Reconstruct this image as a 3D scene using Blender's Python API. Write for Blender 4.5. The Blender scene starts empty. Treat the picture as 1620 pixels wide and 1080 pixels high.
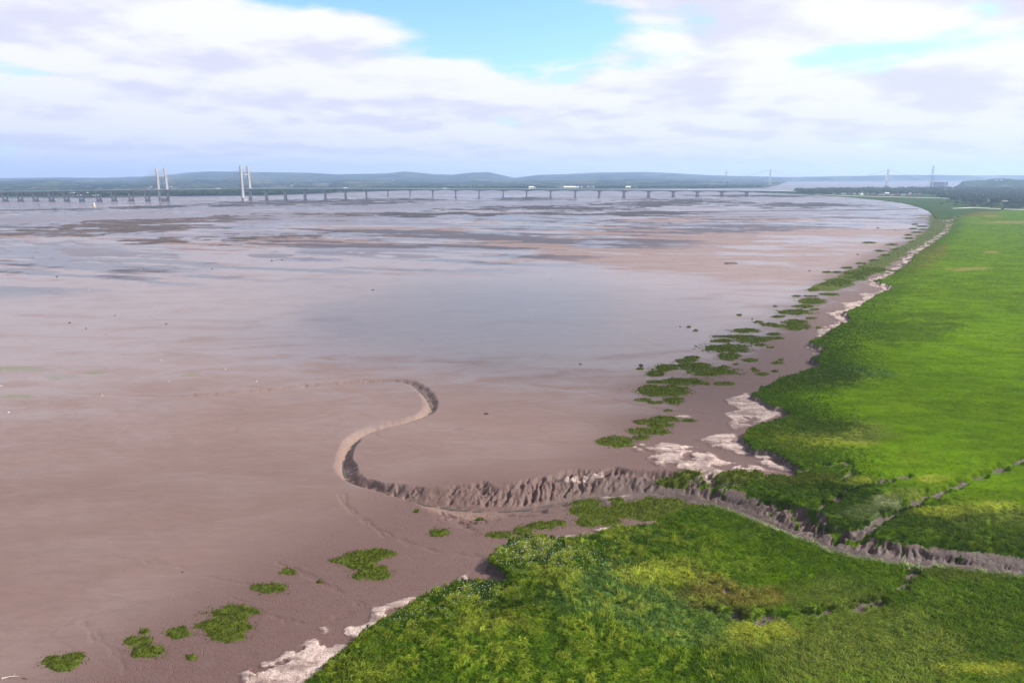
import bpy, bmesh, math, random
import numpy as np
from mathutils import Vector

random.seed(7)
RNG = np.random.default_rng(7)
scene = bpy.context.scene
COL = scene.collection
R = math.radians

# ------------------------------------------------------------------ camera, sky, sun, exposure
H = 90.0                      # drone height above the mud
FPX = 1080.0                  # focal length in pixels of a 1620 wide frame
PITCH = math.atan(263.0 / 1080.0)
cam_d = bpy.data.cameras.new('camera')
cam_d.sensor_width = 36.0
cam_d.lens = 24.0
cam_d.clip_start = 1.0
cam_d.clip_end = 90000.0
cam = bpy.data.objects.new('camera', cam_d)
cam.location = (0, 0, H)
cam.rotation_euler = (R(90) - PITCH, 0, 0)
COL.objects.link(cam)
scene.camera = cam

SUN_ELEV = R(39)
SUN_AZ = R(82)                # clockwise from +Y: the sun stands to the right of the view
sdir = Vector((math.sin(SUN_AZ) * math.cos(SUN_ELEV), math.cos(SUN_AZ) * math.cos(SUN_ELEV), math.sin(SUN_ELEV)))
sun_d = bpy.data.lights.new('sun', 'SUN')
sun_d.energy = 4.7
sun_d.angle = R(0.6)
sun_d.color = (1.0, 0.94, 0.85)
sun = bpy.data.objects.new('sun', sun_d)
sun.rotation_euler = (-sdir).to_track_quat('-Z', 'Y').to_euler()
sun.location = (200, 0, 400)
COL.objects.link(sun)

scene.view_settings.view_transform = 'Standard'
scene.view_settings.look = 'None'
scene.view_settings.exposure = 1.1
scene.view_settings.gamma = 1.0
scene.view_settings.use_curve_mapping = False
scene.cycles.use_denoising = True
scene.cycles.max_bounces = 6
scene.cycles.diffuse_bounces = 2
scene.cycles.glossy_bounces = 2
scene.cycles.volume_bounces = 0
scene.cycles.adaptive_threshold = 0.02
scene.cycles.transparent_max_bounces = 8


class NT:
    """small helper round a node tree"""
    def __init__(self, nt):
        self.nt = nt
        nt.nodes.clear()
    def n(self, t, **kw):
        nd = self.nt.nodes.new(t)
        for k, v in kw.items():
            setattr(nd, k, v)
        return nd
    def set(self, sock, v):
        if hasattr(v, 'node'):
            self.nt.links.new(v, sock)
        elif v is not None:
            sock.default_value = v
    def math(self, op, a, b=None, c=None, clamp=False):
        nd = self.n('ShaderNodeMath', operation=op, use_clamp=clamp)
        for i, v in enumerate((a, b, c)):
            if v is not None:
                self.set(nd.inputs[i], v)
        return nd.outputs[0]
    def vmath(self, op, a, b=None):
        nd = self.n('ShaderNodeVectorMath', operation=op)
        self.set(nd.inputs[0], a)
        if b is not None:
            self.set(nd.inputs[1], b)
        return nd.outputs[0]
    def ramp(self, x, a, b, lo=0.0, hi=1.0, smooth=True):
        nd = self.n('ShaderNodeMapRange', interpolation_type='SMOOTHSTEP' if smooth else 'LINEAR')
        nd.clamp = True
        self.set(nd.inputs[0], x)
        for i, v in zip((1, 2, 3, 4), (a, b, lo, hi)):
            self.set(nd.inputs[i], v)
        return nd.outputs[0]
    def mix(self, f, a, b, mode='MIX'):
        nd = self.n('ShaderNodeMix', data_type='RGBA', blend_type=mode)
        self.set(nd.inputs[0], f)
        self.set(nd.inputs[6], a if hasattr(a, 'node') else (*a[:3], 1))
        self.set(nd.inputs[7], b if hasattr(b, 'node') else (*b[:3], 1))
        return nd.outputs[2]
    def noise(self, vec, scale, detail=4, rough=0.55, dist=0.0, dim='3D'):
        nd = self.n('ShaderNodeTexNoise', noise_dimensions=dim)
        self.set(nd.inputs['Vector'], vec)
        nd.inputs['Scale'].default_value = scale
        nd.inputs['Detail'].default_value = detail
        nd.inputs['Roughness'].default_value = rough
        nd.inputs['Distortion'].default_value = dist
        return nd.outputs['Fac']
    def n_col(self, vec, scale):
        nd = self.n('ShaderNodeTexNoise'); self.set(nd.inputs['Vector'], vec); nd.inputs['Scale'].default_value = scale
        return nd.outputs['Color']
    def attr(self, name, out='Fac', typ='GEOMETRY'):
        nd = self.n('ShaderNodeAttribute', attribute_name=name, attribute_type=typ)
        return nd.outputs[out]


def build_world():
    w = bpy.data.worlds.new('World')
    scene.world = w
    w.use_nodes = True
    g = NT(w.node_tree)
    out = g.n('ShaderNodeOutputWorld')
    bg = g.n('ShaderNodeBackground')
    bg.inputs['Strength'].default_value = 0.079
    sky = g.n('ShaderNodeTexSky', sky_type='NISHITA')
    sky.sun_disc = False
    sky.sun_elevation = SUN_ELEV
    sky.sun_rotation = SUN_AZ
    sky.air_density = 1.0
    sky.dust_density = 0.6
    sky.ozone_density = 1.5
    tc = g.n('ShaderNodeTexCoord')
    d = g.vmath('NORMALIZE', tc.outputs['Generated'])
    sep = g.n('ShaderNodeSeparateXYZ')
    g.set(sep.inputs[0], d)
    x, y, z = sep.outputs
    zc = g.math('MAXIMUM', z, 0.0)
    # a cloud deck seen in perspective, flattening to the horizon
    k = g.math('DIVIDE', 1.0, g.math('ADD', zc, 0.15))
    def plane(off):
        comb = g.n('ShaderNodeCombineXYZ')
        g.set(comb.inputs[0], g.math('MULTIPLY', x, k))
        g.set(comb.inputs[1], g.math('MULTIPLY', y, k))
        g.set(comb.inputs[2], 0.0)
        return g.vmath('ADD', comb.outputs[0], off)
    P0 = plane((CLOUD_OFF[0], CLOUD_OFF[1], 0.0))
    P1 = plane((CLOUD_OFF[0] + 0.10, CLOUD_OFF[1] - 0.22, 0.0))   # towards sun and zenith: the shading sample
    n0 = g.noise(P0, 1.35, 12, 0.55, 0.1)
    n1 = g.noise(P1, 1.35, 6, 0.52, 0.1)
    big = g.noise(P0, 0.35, 3, 0.5)
    # gaps in the deck, by azimuth and elevation
    az = g.math('ARCTAN2', x, y)
    el = g.math('ARCSINE', z)
    def gap(a, e, ra, re):
        da = g.math('DIVIDE', g.math('SUBTRACT', az, R(a)), R(ra))
        de = g.math('DIVIDE', g.math('SUBTRACT', el, R(e)), R(re))
        r2 = g.math('ADD', g.math('MULTIPLY', da, da), g.math('MULTIPLY', de, de))
        return g.math('EXPONENT', g.math('MULTIPLY', r2, -1.0))
    gs = None
    for a, e, ra, re, s in CLOUD_GAPS:
        v = g.math('MULTIPLY', gap(a, e, ra, re), s)
        gs = v if gs is None else g.math('ADD', gs, v)
    dens = g.math('SUBTRACT', g.math('ADD', n0, g.math('MULTIPLY', big, 0.35)), gs)
    cover = g.ramp(dens, 0.415, 0.575)
    # thickness and lit side
    lit = g.math('SUBTRACT', n0, n1)
    shade = g.math('ADD', g.math('MULTIPLY', lit, 2.6), g.math('MULTIPLY', g.math('SUBTRACT', n0, 0.52), -0.9))
    shade = g.ramp(shade, -0.30, 0.16)
    cloud = g.mix(shade, CLOUD_DARK, CLOUD_LIT)
    # hazy air towards the horizon
    skyc = g.mix(1.0, sky.outputs[0], SKY_TINT, 'MULTIPLY')
    c = g.mix(g.math('MULTIPLY', cover, 0.96), skyc, cloud)
    hz = g.math('EXPONENT', g.math('MULTIPLY', zc, -15.0))
    c = g.mix(g.math('MULTIPLY', hz, 0.93), c, g.mix(g.ramp(x, -.75, .75), SKY_HAZE_FAR, SKY_HAZE))   # brighter on the sun's side
    g.set(bg.inputs['Color'], c)
    g.nt.links.new(bg.outputs[0], out.inputs[0])


CLOUD_OFF = (3.1, 1.7)
CLOUD_GAPS = [  # azimuth deg, elevation deg, radii deg, strength
    (1, 11.8, 10, 3.1, 0.34), (-13, 13.2, 9, 1.8, 0.22), (26, 8.2, 13, 1.0, 0.22), (-36, 5.6, 3, 0.6, 0.2), (-27, 5.0, 7, 1.6, -0.16), (-33, 8.5, 5, 1.2, -0.1), (33, 12.5, 6, 1.5, -0.12),
    (-75, 24, 18, 7, 0.3), (60, 28, 20, 8, 0.3), (-20, 45, 25, 9, 0.3), (120, 30, 25, 9, 0.3), (-140, 25, 22, 8, 0.3), (170, 50, 28, 9, 0.3)]
CLOUD_LIT = (6.35, 6.25, 6.5)
CLOUD_DARK = (4.85, 4.75, 5.7)
SKY_HAZE = (4.3, 4.5, 5.9)
SKY_HAZE_FAR = (3.1, 3.5, 5.3)
SKY_TINT = (1.0, 1.28, 1.42)
build_world()


def build_cumulus(x, y, lx, ly, rot, alt=700.0, thick=62.0, dens=.013, seed=3):
    # outside the picture on the sun's side; stands where the shade on the ground says it stands
    c = Vector((x, y, 0)) + sdir * (alt / sdir.z)
    bm = bmesh.new(); bmesh.ops.create_icosphere(bm, subdivisions=4, radius=1.0)
    rr = random.Random(seed)
    bumps = [(Vector((rr.gauss(0, 1), rr.gauss(0, 1), rr.gauss(0, .4))).normalized(), rr.uniform(.2, .7)) for _ in range(26)]
    for v in bm.verts:
        d = v.co.normalized(); k = 1.0
        for q, a in bumps: k += a * max(0, d.dot(q) - .75) * 2.5
        v.co = d * k
        v.co.z *= max(.02, 1 - (d.x * d.x + d.y * d.y)) ** .8 + .02
        v.co.x *= lx; v.co.y *= ly; v.co.z *= thick * (1.0 if v.co.z > 0 else .55)
    me = bpy.data.meshes.new('cumulus_cloud'); bm.to_mesh(me); bm.free()
    o = bpy.data.objects.new('cumulus_cloud', me); o.location = c; o.rotation_euler.z = rot; COL.objects.link(o)
    m = bpy.data.materials.new('cloud_vapour'); m.use_nodes = True
    g = NT(m.node_tree); out = g.n('ShaderNodeOutputMaterial'); v = g.n('ShaderNodeVolumePrincipled')
    v.inputs['Color'].default_value = (1, 1, 1, 1); v.inputs['Density'].default_value = dens
    g.nt.links.new(v.outputs[0], out.inputs['Volume']); me.materials.append(m)
    o['kind'] = 'stuff'; o['label'] = 'low white cumulus cloud drifting over the marsh'; o['category'] = 'cloud'
build_cumulus(58, 352, 205, 88, R(-28), dens=.0068)

# ------------------------------------------------------------------ geometry helpers
CP, SP = math.cos(PITCH), math.sin(PITCH)
def W(x, y, z=0.0):
    """place on the ground at height z that the survey of the photograph gives for a pixel"""
    u = (x - 810.0) / FPX
    v = (540.0 - y) / FPX
    dy, dz = CP + v * SP, -SP + v * CP
    t = (z - H) / dz
    return np.array((u * t, dy * t, z), dtype=np.float64)

def zat(y, depth):
    """height of something at forward depth that shows at picture row y"""
    v = (540.0 - y) / FPX
    return H + depth * (-SP + v * CP)

def depth_of(y):
    v = (540.0 - y) / FPX
    return -H / (-SP + v * CP)

def tag(o, label=None, cat=None, group=None, kind=None):
    if label: o['label'] = label
    if cat: o['category'] = cat
    if group: o['group'] = group
    if kind: o['kind'] = kind
    return o

def link(name, me, mat=None, parent=None):
    o = bpy.data.objects.new(name, me)
    COL.objects.link(o)
    if mat is not None and me is not None and not me.materials:
        me.materials.append(mat)
    if parent is not None:
        o.parent = parent
    return o

def empty(name, loc=(0, 0, 0), rz=0.0):
    o = bpy.data.objects.new(name, None)
    o.location = loc
    o.rotation_euler = (0, 0, rz)
    o.empty_display_size = 1
    COL.objects.link(o)
    return o

class MB:
    def __init__(self):
        self.v, self.f = [], []
    def box(self, x0, x1, y0, y1, z0, z1, taper=0.0):
        b = len(self.v)
        tx, ty = (x1 - x0) * taper / 2, (y1 - y0) * taper / 2
        self.v += [(x0, y0, z0), (x1, y0, z0), (x1, y1, z0), (x0, y1, z0),
                   (x0 + tx, y0 + ty, z1), (x1 - tx, y0 + ty, z1), (x1 - tx, y1 - ty, z1), (x0 + tx, y1 - ty, z1)]
        self.f += [tuple(b + i for i in q) for q in ((3, 2, 1, 0), (4, 5, 6, 7), (0, 1, 5, 4), (1, 2, 6, 5), (2, 3, 7, 6), (3, 0, 4, 7))]
        return self
    def tube(self, p0, p1, r0, r1=None, n=6):
        r1 = r0 if r1 is None else r1
        a, b = Vector(p0), Vector(p1)
        d = (b - a)
        if d.length < 1e-6: return self
        d.normalize()
        s = d.cross(Vector((0, 0, 1)) if abs(d.z) < .9 else Vector((1, 0, 0))).normalized()
        t = d.cross(s)
        k = len(self.v)
        for c, r in ((a, r0), (b, r1)):
            for i in range(n):
                an = 2 * math.pi * i / n
                self.v.append(tuple(c + s * (r * math.cos(an)) + t * (r * math.sin(an))))
        for i in range(n):
            j = (i + 1) % n
            self.f.append((k + i, k + j, k + n + j, k + n + i))
        self.f.append(tuple(k + i for i in reversed(range(n))))
        self.f.append(tuple(k + n + i for i in range(n)))
        return self
    def lathe(self, prof, n=12, c=(0, 0, 0)):
        k = len(self.v)
        for r, z in prof:
            for i in range(n):
                an = 2 * math.pi * i / n
                self.v.append((c[0] + r * math.cos(an), c[1] + r * math.sin(an), c[2] + z))
        for a in range(len(prof) - 1):
            for i in range(n):
                j = (i + 1) % n
                self.f.append((k + a * n + i, k + a * n + j, k + (a + 1) * n + j, k + (a + 1) * n + i))
        self.f.append(tuple(k + i for i in reversed(range(n))))
        self.f.append(tuple(k + (len(prof) - 1) * n + i for i in range(n)))
        return self
    def mesh(self, name):
        me = bpy.data.meshes.new(name)
        me.from_pydata([tuple(map(float, p)) for p in self.v], [], self.f)
        me.update()
        return me
    def build(self, name, mat, parent=None):
        return link(name, self.mesh(name), mat, parent)

def np_mesh(name, V, F, smooth=True, attrs=None):
    """V (n,3), F (m,3|4) arrays to a mesh"""
    me = bpy.data.meshes.new(name)
    V = np.ascontiguousarray(V, dtype=np.float32)
    F = np.ascontiguousarray(F, dtype=np.int32)
    m, k = F.shape
    me.vertices.add(len(V))
    me.vertices.foreach_set('co', V.ravel())
    me.loops.add(m * k)
    me.loops.foreach_set('vertex_index', F.ravel())
    me.polygons.add(m)
    me.polygons.foreach_set('loop_start', np.arange(0, m * k, k, dtype=np.int32))
    me.polygons.foreach_set('loop_total', np.full(m, k, dtype=np.int32))
    if smooth:
        me.polygons.foreach_set('use_smooth', np.ones(m, dtype=bool))
    for nm, a in (attrs or {}).items():
        a = np.asarray(a, dtype=np.float32)
        if a.ndim == 1:
            at = me.attributes.new(nm, 'FLOAT', 'POINT')
            at.data.foreach_set('value', a)
        else:
            at = me.attributes.new(nm, 'FLOAT_COLOR', 'POINT')
            at.data.foreach_set('color', np.concatenate([a, np.ones((len(a), 1), np.float32)], 1).ravel())
    me.update()
    me.validate()
    return me

# numpy noise -------------------------------------------------------
_perm = np.random.default_rng(11).permutation(256).astype(np.int32)
_perm = np.concatenate([_perm, _perm])
_val = np.random.default_rng(12).random(256).astype(np.float32)
def vnoise(x, y):
    xi = np.floor(x); yi = np.floor(y)
    fx = (x - xi).astype(np.float32); fy = (y - yi).astype(np.float32)
    xi = xi.astype(np.int64) & 255; yi = yi.astype(np.int64) & 255
    x1 = (xi + 1) & 255; y1 = (yi + 1) & 255
    u = fx * fx * fx * (fx * (fx * 6 - 15) + 10); v = fy * fy * fy * (fy * (fy * 6 - 15) + 10)
    a = _val[_perm[_perm[xi] + yi]]; b = _val[_perm[_perm[x1] + yi]]
    c = _val[_perm[_perm[xi] + y1]]; d = _val[_perm[_perm[x1] + y1]]
    return (a + (b - a) * u) * (1 - v) + (c + (d - c) * u) * v
def fbm(x, y, oct=4, gain=0.5, seed=0.0):
    s = np.zeros(np.shape(x), np.float32); a = 1.0; tot = 0.0
    cx, sx = math.cos(0.6), math.sin(0.6)
    x = x + 17.3 * seed; y = y - 9.1 * seed
    for _ in range(oct):
        s += a * vnoise(x, y); tot += a; a *= gain
        x, y = (cx * x - sx * y) * 2.03 + 5.2, (sx * x + cx * y) * 2.03 + 1.3
    return s / tot          # 0..1
def sst(x, a, b):
    t = np.clip((x - a) / (b - a), 0, 1)
    return t * t * (3 - 2 * t)

def poly_sdf(X, Y, P):
    """signed distance to a polygon, negative inside"""
    X = X.astype(np.float32); Y = Y.astype(np.float32)
    d2 = np.full(X.shape, 1e12, np.float32)
    inside = np.zeros(X.shape, bool)
    n = len(P)
    for i in range(n):
        ax, ay = P[i][:2]; bx, by = P[(i + 1) % n][:2]
        ex, ey = bx - ax, by - ay
        L = ex * ex + ey * ey + 1e-9
        wx, wy = X - np.float32(ax), Y - np.float32(ay)
        t = np.clip((wx * ex + wy * ey) / L, 0, 1)
        np.minimum(d2, (wx - ex * t) ** 2 + (wy - ey * t) ** 2, out=d2)
        c = (ay > Y) != (by > Y)
        if ey != 0:
            inside ^= c & (wx < ex * (wy / np.float32(ey)))
    d = np.sqrt(d2)
    return np.where(inside, -d, d)

def line_dist(X, Y, P):
    """distance, signed side (left +), arclength, and fractional index along a polyline"""
    X = X.astype(np.float32); Y = Y.astype(np.float32)
    best = np.full(X.shape, 1e12, np.float32)
    side = np.zeros(X.shape, np.float32); s = np.zeros(X.shape, np.float32); idx = np.zeros(X.shape, np.float32)
    acc = 0.0
    for i in range(len(P) - 1):
        ax, ay = P[i][:2]; bx, by = P[i + 1][:2]
        ex, ey = bx - ax, by - ay
        L = ex * ex + ey * ey + 1e-9
        wx, wy = X - np.float32(ax), Y - np.float32(ay)
        t = np.clip((wx * ex + wy * ey) / L, 0, 1)
        d2 = (wx - ex * t) ** 2 + (wy - ey * t) ** 2
        m = d2 < best
        best = np.where(m, d2, best)
        side = np.where(m, ex * wy - ey * wx, side)
        s = np.where(m, acc + t * math.sqrt(L), s)
        idx = np.where(m, i + t, idx)
        acc += math.sqrt(L)
    return np.sqrt(best), np.where(side >= 0, 1.0, -1.0).astype(np.float32), s, idx

def smooth_line(P, sub=4):
    """Catmull-Rom through rows of an array"""
    P = np.asarray(P, float)
    out = []
    for i in range(len(P) - 1):
        p0, p1, p2, p3 = P[max(i - 1, 0)], P[i], P[i + 1], P[min(i + 2, len(P) - 1)]
        for k in range(sub):
            t = k / sub
            out.append(0.5 * ((2 * p1) + (p2 - p0) * t + (2 * p0 - 5 * p1 + 4 * p2 - p3) * t * t + (3 * p1 - p0 - 3 * p2 + p3) * t ** 3))
    out.append(P[-1])
    return np.array(out)

# ------------------------------------------------------------------ materials
def new_mat(name):
    m = bpy.data.materials.new(name)
    m.use_nodes = True
    g = NT(m.node_tree)
    out = g.n('ShaderNodeOutputMaterial')
    b = g.n('ShaderNodeBsdfPrincipled')
    g.nt.links.new(b.outputs[0], out.inputs[0])
    return m, g, b

def plain(name, col, rough=0.7, var=0.15, scale=0.5, metallic=0.0):
    m, g, b = new_mat(name)
    geo = g.n('ShaderNodeNewGeometry')
    nz = g.noise(geo.outputs['Position'], scale, 4)
    lo = tuple(c * (1 - var) for c in col); hi = tuple(min(1, c * (1 + var)) for c in col)
    g.set(b.inputs['Base Color'], g.mix(g.ramp(nz, .3, .7), lo, hi))
    b.inputs['Roughness'].default_value = rough
    b.inputs['Specular IOR Level'].default_value = .3 if rough < .7 else .06
    b.inputs['Metallic'].default_value = metallic
    return m

def mud_material():
    m, g, b = new_mat('estuary_mud')
    geo = g.n('ShaderNodeNewGeometry')
    P = geo.outputs['Position']
    dry = g.attr('dry'); bank = g.attr('bank'); algae = g.attr('algae'); wet = g.attr('wet')
    # stretched coordinate: the bands of the flat run along the shore
    mp = g.n('ShaderNodeMapping'); mp.inputs['Rotation'].default_value = (0, 0, R(-14)); mp.inputs['Scale'].default_value = (0.35, 1.0, 1.0)
    g.set(mp.inputs['Vector'], P)
    S = mp.outputs[0]
    nb = g.noise(S, 0.012, 6, 0.6, 0.4)
    nm = g.noise(S, 0.06, 6, 0.62, 0.6)
    nf = g.noise(P, 1.6, 5, 0.65)
    nl = g.noise(S, 0.5, 5, 0.6, 0.3)
    ns = g.noise(S, 0.17, 7, 0.7, 0.8)
    c = g.mix(g.ramp(nb, .35, .65), (.110, .067, .052), (.144, .097, .080))
    c = g.mix(g.ramp(nm, .42, .68, 0, .55), c, (.150, .112, .098))
    c = g.mix(g.math('MULTIPLY', g.attr('pale_flat'), g.ramp(nm, .3, .6, .55, 1)), c, (.188, .140, .126))  # paler mud over the middle flats, by distance
    c = g.mix(g.ramp(ns, .46, .64, 0, .28), c, (.100, .066, .056))
    c = g.mix(g.math('MULTIPLY', g.attr('cracked_shade'), g.ramp(nb, .3, .7, .75, 1.0)), c, (.075, .0385, .030))  # near strip: cloud shade put into the colour of the cracked mud
    c = g.mix(g.ramp(nl, .35, .7, 0, .35), c, (.095, .060, .048))
    c = g.mix(g.ramp(nf, .35, .7, 0, .25), c, (.082, .053, .044))
    vt = g.n('ShaderNodeTexVoronoi', feature='DISTANCE_TO_EDGE', voronoi_dimensions='2D'); vt.inputs['Scale'].default_value = .035
    g.set(vt.inputs['Vector'], g.vmath('ADD', S, g.vmath('MULTIPLY', g.n_col(S, .05), (34, 34, 0))))
    thr = g.math('MULTIPLY', g.ramp(vt.outputs['Distance'], .0, .012, 1, 0), g.ramp(nb, .45, .6))
    c = g.mix(g.math('MULTIPLY', thr, .4), c, (.075, .052, .045))
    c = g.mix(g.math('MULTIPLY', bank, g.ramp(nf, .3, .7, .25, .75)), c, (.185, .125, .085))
    # sun-dried, cracked crust
    vor = g.n('ShaderNodeTexVoronoi', feature='DISTANCE_TO_EDGE'); vor.inputs['Scale'].default_value = 1.3
    g.set(vor.inputs['Vector'], g.vmath('ADD', P, g.vmath('SCALE', P, None)))
    crack = g.ramp(vor.outputs['Distance'], 0.0, 0.09)
    nd = g.noise(P, 0.8, 5, 0.7)
    dryc = g.mix(g.ramp(nd, .35, .65), (.29, .23, .19), (.44, .36, .305))
    dryc = g.mix(crack, (.19, .14, .115), dryc)
    drym = g.ramp(g.math('ADD', dry, g.math('ADD', g.math('MULTIPLY', g.math('SUBTRACT', nd, .5), 1.0), g.math('MULTIPLY', g.math('SUBTRACT', nl, .5), .8))), .25, .85)
    drym = g.math('MULTIPLY', drym, g.ramp(g.noise(S, .32, 6, .65, .6), .36, .58, .25, 1.0))
    c = g.mix(drym, c, dryc)
    alg = g.ramp(g.math('ADD', algae, g.math('SUBTRACT', nl, .55)), .35, .6, 0, .8)
    c = g.mix(alg, c, (.10, .105, .045))
    c = g.mix(g.math('MULTIPLY', g.attr('cliff'), g.ramp(nf, .3, .7, .6, 1)), c, (.050, .036, .028))  # dark earth, with cliff-foot and creek bank shade mixed into the colour
    wn = g.ramp(g.math('ADD', wet, g.math('ADD', g.math('MULTIPLY', g.math('SUBTRACT', nm, .5), 1.0), g.math('MULTIPLY', g.math('SUBTRACT', ns, .5), .7))), .30, .70)
    c = g.mix(g.math('MULTIPLY', wn, .25), c, (.085, .062, .060))
    c = g.mix(g.ramp(g.math('ADD', g.attr('silt'), g.math('MULTIPLY', g.math('SUBTRACT', ns, .5), .5)), .25, .55, 0, .92), c, (.036, .030, .040))
    c = g.vmath('MULTIPLY', c, (.96, .93, .99))
    g.set(b.inputs['Base Color'], c)
    g.set(b.inputs['Coat Weight'], g.math('MULTIPLY', g.math('MULTIPLY', wn, .55), g.math('SUBTRACT', .95, drym), clamp=True))
    b.inputs['Coat Roughness'].default_value = .16
    b.inputs['Coat IOR'].default_value = 1.34
    cb = g.n('ShaderNodeBump'); cb.inputs['Strength'].default_value = .25; cb.inputs['Distance'].default_value = .25
    g.set(cb.inputs['Height'], nl); g.nt.links.new(cb.outputs[0], b.inputs['Coat Normal'])
    rough = g.ramp(wn, 0, 1, .70, .45, smooth=False)
    rough = g.math('ADD', rough, g.math('MULTIPLY', drym, .3), clamp=True)
    g.set(b.inputs['Roughness'], rough)
    b.inputs['Specular IOR Level'].default_value = 0.35
    # relief: ripples, cracks and small runnels
    h = g.math('ADD', g.math('MULTIPLY', nf, .10), g.math('MULTIPLY', nl, .22))
    h = g.math('ADD', h, g.math('MULTIPLY', crack, g.math('MULTIPLY', dry, .08)))
    v2 = g.n('ShaderNodeTexVoronoi', feature='DISTANCE_TO_EDGE'); v2.inputs['Scale'].default_value = 1.0
    g.set(v2.inputs['Vector'], g.vmath('ADD', P, g.vmath('MULTIPLY', g.n_col(P, .7), (.8, .8, 0))))
    h = g.math('ADD', h, g.math('MULTIPLY', g.ramp(v2.outputs['Distance'], 0, .08), g.math('MULTIPLY', g.attr('cracked_shade'), .16)))
    bp = g.n('ShaderNodeBump'); bp.inputs['Strength'].default_value = 0.5; bp.inputs['Distance'].default_value = 1.0
    g.set(bp.inputs['Height'], h)
    g.nt.links.new(bp.outputs[0], b.inputs['Normal'])
    return m

def marsh_material():
    m, g, b = new_mat('saltmarsh_turf')
    geo = g.n('ShaderNodeNewGeometry')
    P = geo.outputs['Position']
    col = g.attr('col', 'Color')
    nf = g.noise(P, 1.1, 6, 0.7)
    mp = g.n('ShaderNodeMapping'); mp.inputs['Rotation'].default_value = (0, 0, R(20)); mp.inputs['Scale'].default_value = (0.3, 1.0, 1.0)
    g.set(mp.inputs['Vector'], P)
    nm = g.noise(mp.outputs[0], 0.16, 6, 0.65, 0.5)
    k = g.math('MULTIPLY', g.ramp(nf, .3, .72, .82, 1.18), g.ramp(nm, .3, .7, .75, 1.25))
    c = g.vmath('MULTIPLY', col, g_comb(g, g.math('MULTIPLY', k, .9)))
    g.set(b.inputs['Base Color'], c)
    b.inputs['Roughness'].default_value = 1.0
    b.inputs['Specular IOR Level'].default_value = 0.0
    bp = g.n('ShaderNodeBump'); bp.inputs['Strength'].default_value = 0.6; bp.inputs['Distance'].default_value = 0.5
    g.set(bp.inputs['Height'], g.math('ADD', nf, nm))
    g.nt.links.new(bp.outputs[0], b.inputs['Normal'])
    return m

def g_comb(g, k):
    c = g.n('ShaderNodeCombineXYZ')
    for i in range(3): g.set(c.inputs[i], k)
    return c.outputs[0]

def grass_material(name, instanced, base=(.05, .10, .015)):
    m, g, b = new_mat(name)
    geo = g.n('ShaderNodeNewGeometry')
    if instanced:
        col = g.attr('col', 'Color', 'INSTANCER')
    else:
        nz = g.noise(geo.outputs['Position'], .35, 3)
        col = g.mix(g.ramp(nz, .35, .65), tuple(c * .75 for c in base), tuple(c * 1.25 for c in base))
    k = g.ramp(geo.outputs['Random Per Island'], 0, 1, .55, 1.6, smooth=False)
    c = g.vmath('MULTIPLY', col, g_comb(g, k))
    g.set(b.inputs['Base Color'], c)
    nn = g.vmath('NORMALIZE', g.vmath('ADD', g.vmath('MULTIPLY', geo.outputs['Normal'], (.5, .5, .5)), g.attr('nrm', 'Vector', 'INSTANCER') if instanced else (0, 0, 1)))
    g.set(b.inputs['Normal'], nn)
    b.inputs['Roughness'].default_value = 0.9
    b.inputs['Specular IOR Level'].default_value = 0.02
    tr = g.n('ShaderNodeBsdfTranslucent')
    g.set(tr.inputs['Color'], g.vmath('MULTIPLY', c, (1.2, 1.25, .6)))
    mx = g.n('ShaderNodeMixShader'); mx.inputs[0].default_value = 0.35
    out = [n for n in g.nt.nodes if n.type == 'OUTPUT_MATERIAL'][0]
    g.nt.links.new(b.outputs[0], mx.inputs[1]); g.nt.links.new(tr.outputs[0], mx.inputs[2])
    g.nt.links.new(mx.outputs[0], out.inputs[0])
    return m

def water_material(name, col, rough=.13, bump=.05, scale=.25):
    m, g, b = new_mat(name)
    geo = g.n('ShaderNodeNewGeometry')
    P = geo.outputs['Position']
    nz = g.noise(P, .0022, 5, .6)
    g.set(b.inputs['Base Color'], g.mix(g.ramp(nz, .35, .65), tuple(c * .85 for c in col), tuple(c * 1.15 for c in col)))
    b.inputs['Roughness'].default_value = rough
    b.inputs['IOR'].default_value = 1.33
    b.inputs['Specular IOR Level'].default_value = .17
    bp = g.n('ShaderNodeBump'); bp.inputs['Strength'].default_value = 0.5; bp.inputs['Distance'].default_value = bump
    g.set(bp.inputs['Height'], g.noise(P, scale, 4, .6))
    g.nt.links.new(bp.outputs[0], b.inputs['Normal'])
    return m

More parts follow.
